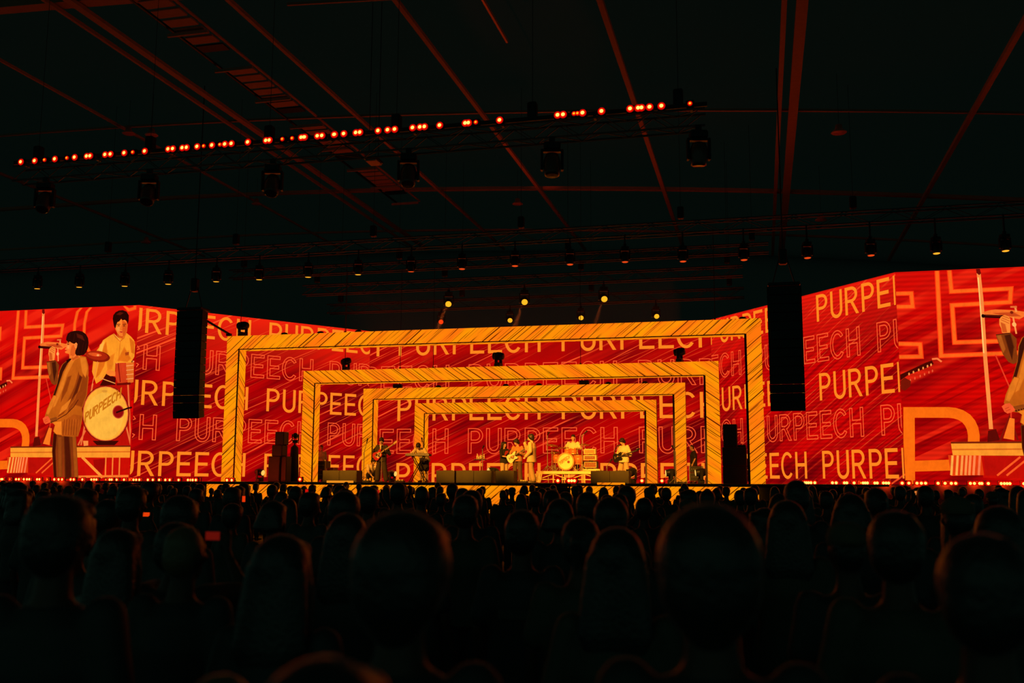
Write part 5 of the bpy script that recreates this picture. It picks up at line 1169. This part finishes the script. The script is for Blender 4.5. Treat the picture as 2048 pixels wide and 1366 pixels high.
# singer
r = person('singer in beige suit standing in profile, raising a microphone to the mouth', pose(hed=(0, -.03, 1.61), pitch=radians(-3), eR=(-.2, -.26, 1.2), wR=(-.09, -.3, 1.42), dR=(.1, .35, .6), nR=(.3, .9, -.2), eL=(.29, .07, 1.1), wL=(.22, -.13, .93), kL=(.11, .03, .49), aL=(.13, .12, .09), kR=(-.1, -.06, .49), aR=(-.12, -.05, .09), curl=.9), at(1063, 35.3), radians(-98), SKIN, 'mop', HAIRB, (.05, -.2, 'long', 1.14), BEIGE, ('long', .1), BEIGE2, SHOE, scale=1.01)
a, b_ = rel(r, (-.05, -.14, 1.555)), rel(r, (-.07, -.31, 1.49)); mc = thing('microphone', 'handheld dark microphone at the singer mouth', 'microphone', b_)
m = MB(); m.tube((0, 0, 0), (a-b_)*.75, .014, 8, .022); m.build('handle', BLACKM, mc, True); MB().ball((a-b_)*.9, .03, n=10, m=8).build('grille', STEEL, mc, True)
# drummer
r = person('drummer in yellow shirt sitting behind the drum kit', pose(pel=(0, .02, .66), che=(0, -.03, .97), nek=(0, -.04, 1.17), hed=(.01, -.08, 1.335), pitch=radians(14), yaw=radians(-8), sL=(.185, -.03, 1.115), sR=(-.185, -.03, 1.115), eL=(.3, -.14, .9), wL=(.2, -.4, .88), eR=(-.3, -.16, .9), wR=(-.24, -.42, .92), hL=(.1, -.02, .63), kL=(.22, -.42, .52), aL=(.24, -.36, .09), hR=(-.1, -.02, .63), kR=(-.22, -.42, .52), aR=(-.24, -.36, .09), nL=(0, .1, -1), nR=(0, .1, -1), curl=.9), at(1147, 40.0, RD+.09), 0, SKIN, 'short', HAIRB, (.035, -.08, 'half', 1.06), CREAM, ('long', .075), DKT, SHOE, scale=1.0)
r.location.z = RD+.02
for s, e in ((1, (.08, -.66, .9)), (-1, (-.2, -.7, .98))):
    w0 = rel(r, (.2*s if s > 0 else -.24, -.46, .9)); e_ = rel(r, e); st_ = thing('drumstick', 'thin pale drumstick in the drummer %s hand' % ('left' if s > 0 else 'right'), 'drumstick', w0)
    m = MB(); m.tube((w0-e_)*.25, (e_-w0)*.95, .008, 6, .006); m.ball((e_-w0), .01, n=6, m=5); m.build('stick', PALE_, st_)
# bassist
r = person('bassist in cream jacket and wide pale trousers, head down, dark bass', pose(hed=(-.02, -.06, 1.59), pitch=radians(30), yaw=radians(-12), wR=(-.12, -.2, 1.02), eR=(-.32, .02, 1.1), wL=(.28, -.25, 1.12), eL=(.36, -.02, 1.07), nR=(0, .9, -.4), nL=(0, .8, .6), kL=(.16, -.03, .49), aL=(.22, .02, .09), kR=(-.15, -.04, .49), aR=(-.2, .0, .09), curl=.8), at(1248, 38.4), radians(-32), SKIN, 'mop', HAIRB, (.05, -.14, 'half', 1.14), CREAM, ('long', .12), PALE_, SHOE, scale=1.0)
g = guitar('black bass guitar hanging low on the bassist in cream jacket', BLACKM, rel(r, (-.1, -.2, .99)), (0, radians(-14), radians(-32)), 1.05, BLACKM, True, bass=True)
strap(g, [V((-.22, 0, .05)), V((-.12, .02, .28)), V((.02, .04, .42)), V((.14, .16, .46)), V((.24, .22, .3)), V((.2, .05, .12))], BLKC, g)
# stagehand
r = person('stagehand in black t-shirt and khaki shorts facing left at stage right', pose(hed=(0, -.07, 1.59), pitch=radians(15), eL=(.24, .05, 1.1), wL=(.23, -.06, .86)), at(1388, 41.0), radians(-82), SKIN, 'crop', HAIRB, (.05, -.16, 'short', 1.1), BLKC, ('shorts', .11), KHAKI, SHOE, scale=.9, vox=.012)
r = person('person in pale top standing half hidden behind the second arch left leg', pose(pitch=radians(12), eR=(-.25, -.1, 1.1), wR=(-.2, -.3, 1.1)), at(641, 40.6), radians(30), SKIN, 'short', surf('auburn_hair', (.2, .05, .02), .5), (.03, -.1, 'half', 1.0), CREAM, ('long', .08), DKT, SHOE, scale=.92, vox=.012)

# ------------------------------------------------------------------ the crowd
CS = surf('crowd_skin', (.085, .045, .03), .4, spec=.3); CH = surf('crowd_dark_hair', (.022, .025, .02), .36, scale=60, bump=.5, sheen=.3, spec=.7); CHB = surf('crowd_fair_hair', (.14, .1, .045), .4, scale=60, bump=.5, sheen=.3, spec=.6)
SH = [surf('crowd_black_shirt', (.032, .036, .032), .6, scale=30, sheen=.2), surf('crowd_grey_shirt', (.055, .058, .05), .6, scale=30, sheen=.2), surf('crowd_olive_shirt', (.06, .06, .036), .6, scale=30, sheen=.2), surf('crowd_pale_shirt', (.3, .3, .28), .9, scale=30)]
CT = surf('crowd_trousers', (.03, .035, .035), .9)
HS = {'short': 'short-haired', 'crop': 'crop-haired', 'long': 'long-haired', 'bob': 'bob-haired', 'tail': 'pony-tailed', 'mop': 'tousle-haired', 'cap': 'cap-wearing', 'curly': 'curly-haired'}
SN = ['black', 'grey', 'olive', 'pale']
def crowd_proto(hair, shirt, vox, label, loc, scale, J=None, hm_=None, rz=pi, fem=False, cap='back', slv='short'):
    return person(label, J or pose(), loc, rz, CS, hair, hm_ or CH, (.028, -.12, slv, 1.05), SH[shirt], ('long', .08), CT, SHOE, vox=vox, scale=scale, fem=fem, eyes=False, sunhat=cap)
TOPZ = 1.745
UPARM = dict(eR=(-.27, -.22, 1.42), wR=(-.2, -.3, 1.68), dR=(.0, -.1, 1), nR=(0, -1, 0))
UPBOTH = dict(eR=(-.24, -.26, 1.38), wR=(-.09, -.34, 1.58), dR=(.1, -.1, 1), nR=(.6, -.5, 0), eL=(.24, -.26, 1.38), wL=(.09, -.34, 1.58), dL=(-.1, -.1, 1), nL=(-.6, -.5, 0))
# px of the head, y of its top, distance Y, hair, shirt, fair?, label, pose, turn
near = [(122, 990, 2.75, 'short', 0, 0, 'tall short-haired man in black shirt, largest head at far left', None, 6),
        (371, 1045, 3.7, 'crop', 0, 1, 'close-cropped fair-haired person in black hoodie, left of the raised phone', None, 0),
        (566, 1073, 3.1, 'long', 0, 0, 'long-haired woman in black, below the left double monitor cabinet', None, 0),
        (808, 1034, 2.15, 'mop', 0, 0, 'tousle-haired person close to the camera, big head left of centre', None, -4),
        (1045, 1020, 5.3, 'short', 0, 0, 'short-haired man in black shirt with faint back print, at the centre', None, 0),
        (1234, 1058, 3.6, 'long', 2, 0, 'long-haired woman in olive jacket, right of the man with back print', None, 0),
        (1416, 1022, 2.2, 'mop', 0, 0, 'very dark big tousled head close to the camera, right of centre', None, 5),
        (1790, 1022, 3.75, 'short', 2, 0, 'short-haired man in olive shirt with red-lit left shoulder', None, -8),
        (1962, 1068, 2.35, 'short', 0, 0, 'big short-haired head nearest the lower right corner', None, -6),
        (1574, 1003, 6.0, 'long', 2, 0, 'long-haired woman in olive top, left of man with red-lit shoulder', None, 0),
        (1913, 990, 6.3, 'cap', 0, 0, 'man wearing a light backward cap under the right side screen', None, -5),
        (240, 1060, 3.9, 'long', 3, 0, 'long-haired woman in pale top, between tall man and fair-haired person', None, 0),
        (447, 1330, 1.8, 'crop', 1, 1, 'short fair-haired person cut off by lower edge at left', None, 0),
        (652, 1326, 1.3, 'bob', 3, 0, 'bob-haired person in pale top cut off by lower edge', None, 0),
        (932, 990, 7.2, 'short', 2, 0, 'short-haired man in olive shirt, below the middle monitor cabinets', None, 0),
        (1176, 984, 8.2, 'short', 1, 0, 'short-haired man in grey shirt, below the right end of the drum riser', None, 0),
        (1592, 961, 8.5, 'short', 0, 0, 'tall short-haired man with red-lit ear, beneath the right line array', None, 10),
        (1222, 998, 6.2, 'mop', 0, 0, 'tousle-haired person behind the woman in olive jacket', None, 0),
        (266, 972, 6.4, 'short', 0, 0, 'tall short-haired man with red-lit edge, under the left LED wall', None, 0),
        (1996, 1015, 4.8, 'long', 1, 0, 'long-haired woman in grey at right edge, behind the cap wearer', None, 0),
        (690, 986, 6.6, 'mop', 0, 0, 'tousle-haired person in black, left behind the big centre-left head', None, 0),
        (362, 995, 5.6, 'mop', 1, 0, 'tousle-haired person in grey, ahead of the fair-haired head', None, 0),
        (1120, 1000, 7.4, 'bob', 0, 0, 'bob-haired woman in black, right of the man with back print', None, 0),
        (1700, 990, 7.0, 'bob', 0, 0, 'bob-haired woman in black, under the right LED wall', None, 0)]
PP = {}; placed = []
def jit(d): return d
for px, py, Y, hair, shirt, fair, lab, J, turn in near:
    p = P(px, py, Y); sc = p.z/TOPZ; loc = V((p.x, p.y, 0)); placed.append((p.x, p.y, .36))
    k = (hair, shirt, fair)
    if k not in PP: PP[k] = crowd_proto(hair, shirt, .0125, lab, loc, sc, None, CHB if fair else CH, pi+radians(turn), hair in ('long', 'bob'))
    else:
        o = dup(PP[k], loc, pi+radians(turn), lab); o.scale = (sc,)*3
# faint print on the back of the black shirt
p = P(1060, 1205, 5.3)
back = [o for o in bpy.data.objects if o.get('label', '').startswith('short-haired man in black shirt with faint')][0]
MB().box((0, .146, 1.2), (.2, .004, .05)).build('back_print', surf('faint_print', (.09, .085, .07), .8), back)
# spectators filming with raised phones
def phone(loc, label, wd, ht, rz, col):
    t = thing('phone', label, 'phone', loc, rz, 'raised phones in the crowd')
    MB().box((0, 0, 0), (wd, .009, ht), bev=.003).build('case', BLACKM, t)
    e = emit('phone_picture_%d_%d' % (col[0], col[1]), col, .8); MB().box((0, -.006, 0), (wd*.92, .002, ht*.9)).build('screen', e, t)
fil = [(292, 1029, 11.0, .1, .055, (255, 70, 10), 'phone held sideways with orange picture, under the left LED wall', 270), (424, 1072, 4.6, .085, .045, (105, 16, 8), 'dim red phone held sideways, right of the fair-haired head', 462), (487, 998, 12.5, .05, .09, (255, 60, 10), 'upright phone with orange picture, under the left arch foot', 480), (613, 985, 13.5, .05, .1, (230, 20, 10), 'upright phone with red picture, under the second arch left foot', 620),
       (1295, 1010, 11.0, .05, .085, (220, 30, 8), 'upright phone with red picture, under the innermost arch right foot', 1288), (1841, 986, 13.0, .14, .05, (255, 140, 60), 'phone held sideways with bright picture, under the right side screen', 1830), (751, 984, 14.0, .12, .06, (220, 25, 20), 'phone held sideways with red picture, below suited guitarist', 758)]
FP = None
for i, (px, py, Y, wd, ht, col, lab, hpx) in enumerate(fil):
    p = P(px, py, Y); hp_ = P(hpx, py, Y); lab2 = 'spectator filming with both arms raised, '+('right of fair-haired head' if 'fair' in lab else lab.split(', ')[1])
    s0 = 0.96+0.03*(i % 3); loc = V((p.x, Y-.36*s0, 0)); hz = p.z-(1.62*s0)
    J = pose(**UPBOTH)
    if FP is None: FP = crowd_proto('short', 0, .02, lab2, loc, s0, J, CH, pi)
    else: o = dup(FP, loc, pi, lab2); o.scale = (s0,)*3
    s1 = p.z/1.66; (FP if i == 0 else o).scale = (s1,)*3; (FP if i == 0 else o).location.y = Y-.34*s1
    placed.append((p.x, Y-.3, .4)); phone(V((p.x, Y+.012, p.z)), lab, wd, ht, 0, col)
# everyone else, in loose rows up to the stage barrier
random.seed(11)
VAR = [('short', 0, 0), ('mop', 0, 0), ('long', 0, 0), ('short', 1, 0), ('bob', 1, 0), ('cap', 0, 0), ('tail', 2, 0), ('long', 2, 0), ('crop', 1, 0), ('mop', 2, 0), ('curly', 0, 0), ('short', 2, 0)]
CP = {}
MARK = [(0, 'left picture edge'), (150, 'left side screen'), (270, 'edge between left screens'), (375, 'left line array'), (460, 'outermost arch left leg'), (557, 'left speaker stack'), (617, 'second arch left leg'), (679, 'left double monitor'), (740, 'crouching person'), (765, 'suited guitarist'), (838, 'keyboard'), (890, 'leftmost middle monitor'), (947, 'drinks table'), (1008, 'person in black shirt'), (1062, 'singer'), (1131, 'bass drum'), (1182, 'amplifier stack'), (1250, 'bassist'), (1300, 'innermost arch right leg'), (1357, 'third arch right leg'), (1390, 'stagehand'), (1428, 'second arch right leg'), (1470, 'right speaker stack'), (1515, 'outermost arch right leg'), (1570, 'right line array'), (1700, 'right LED wall'), (1800, 'edge between right screens'), (1920, 'right side screen'), (2048, 'right picture edge')]
rows = [4.6, 5.9, 7.4, 8.9, 10.5, 12.2, 14.0, 15.9, 17.9, 20.0, 22.2, 24.5, 26.8, 28.8]
used = {}; spots_ = []
for ri, Y in enumerate(rows):
    lx, rx_ = P(-60, 1000, Y).x, P(2108, 1000, Y).x; n = max(4, int((rx_-lx)/(1.15 if Y < 8 else .98 if Y < 15 else 1.6 if Y < 19 else 1.05 if Y < 24 else .9))); 
    for i in range(n):
        x = lx+(rx_-lx)*(i+.5)/n+random.uniform(-.25, .25); y = Y+random.uniform(-.4, .4)
        if any((x-a)**2+(y-b)**2 < (.26+c)**2 for a, b, c in placed): continue
        placed.append((x, y, .3)); spots_.append((ri, x, y))
lim = {ri: 0 for ri in range(len(rows))}
for ri, x, y in spots_:
    v_ = random.choice(VAR); hgt = random.gauss(1.69 if y < 8 else 1.755 if y < 15.2 else 1.735, .05); hgt = min(max(hgt, 1.58), 1.825)
    if y < 8: hgt = min(hgt, 1.70)
    sc = hgt/TOPZ; px, _ = PX((x, y, hgt)); mk = min(MARK, key=lambda q: abs(q[0]-px)); side = 'left of' if px < mk[0]-14 else 'right of' if px > mk[0]+14 else 'below'
    rown = nth(len(rows)-ri)
    lab = '%s spectator in %s shirt, %s row from stage, %s %s' % (HS[v_[0]], SN[v_[1]], rown, side, mk[1])
    c = used.get(lab, 0); used[lab] = c+1
    if c: lab = lab.replace(' spectator', ' %s spectator' % ('second', 'third', 'fourth')[c-1])
    loc = V((x, y, 0)); rz = pi+random.uniform(-.35, .35)
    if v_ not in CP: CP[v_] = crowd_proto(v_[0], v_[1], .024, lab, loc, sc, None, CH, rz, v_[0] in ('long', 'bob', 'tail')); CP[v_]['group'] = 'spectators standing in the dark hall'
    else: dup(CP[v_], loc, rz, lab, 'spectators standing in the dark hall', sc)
print('crowd', len(spots_), 'objects', len(bpy.data.objects))
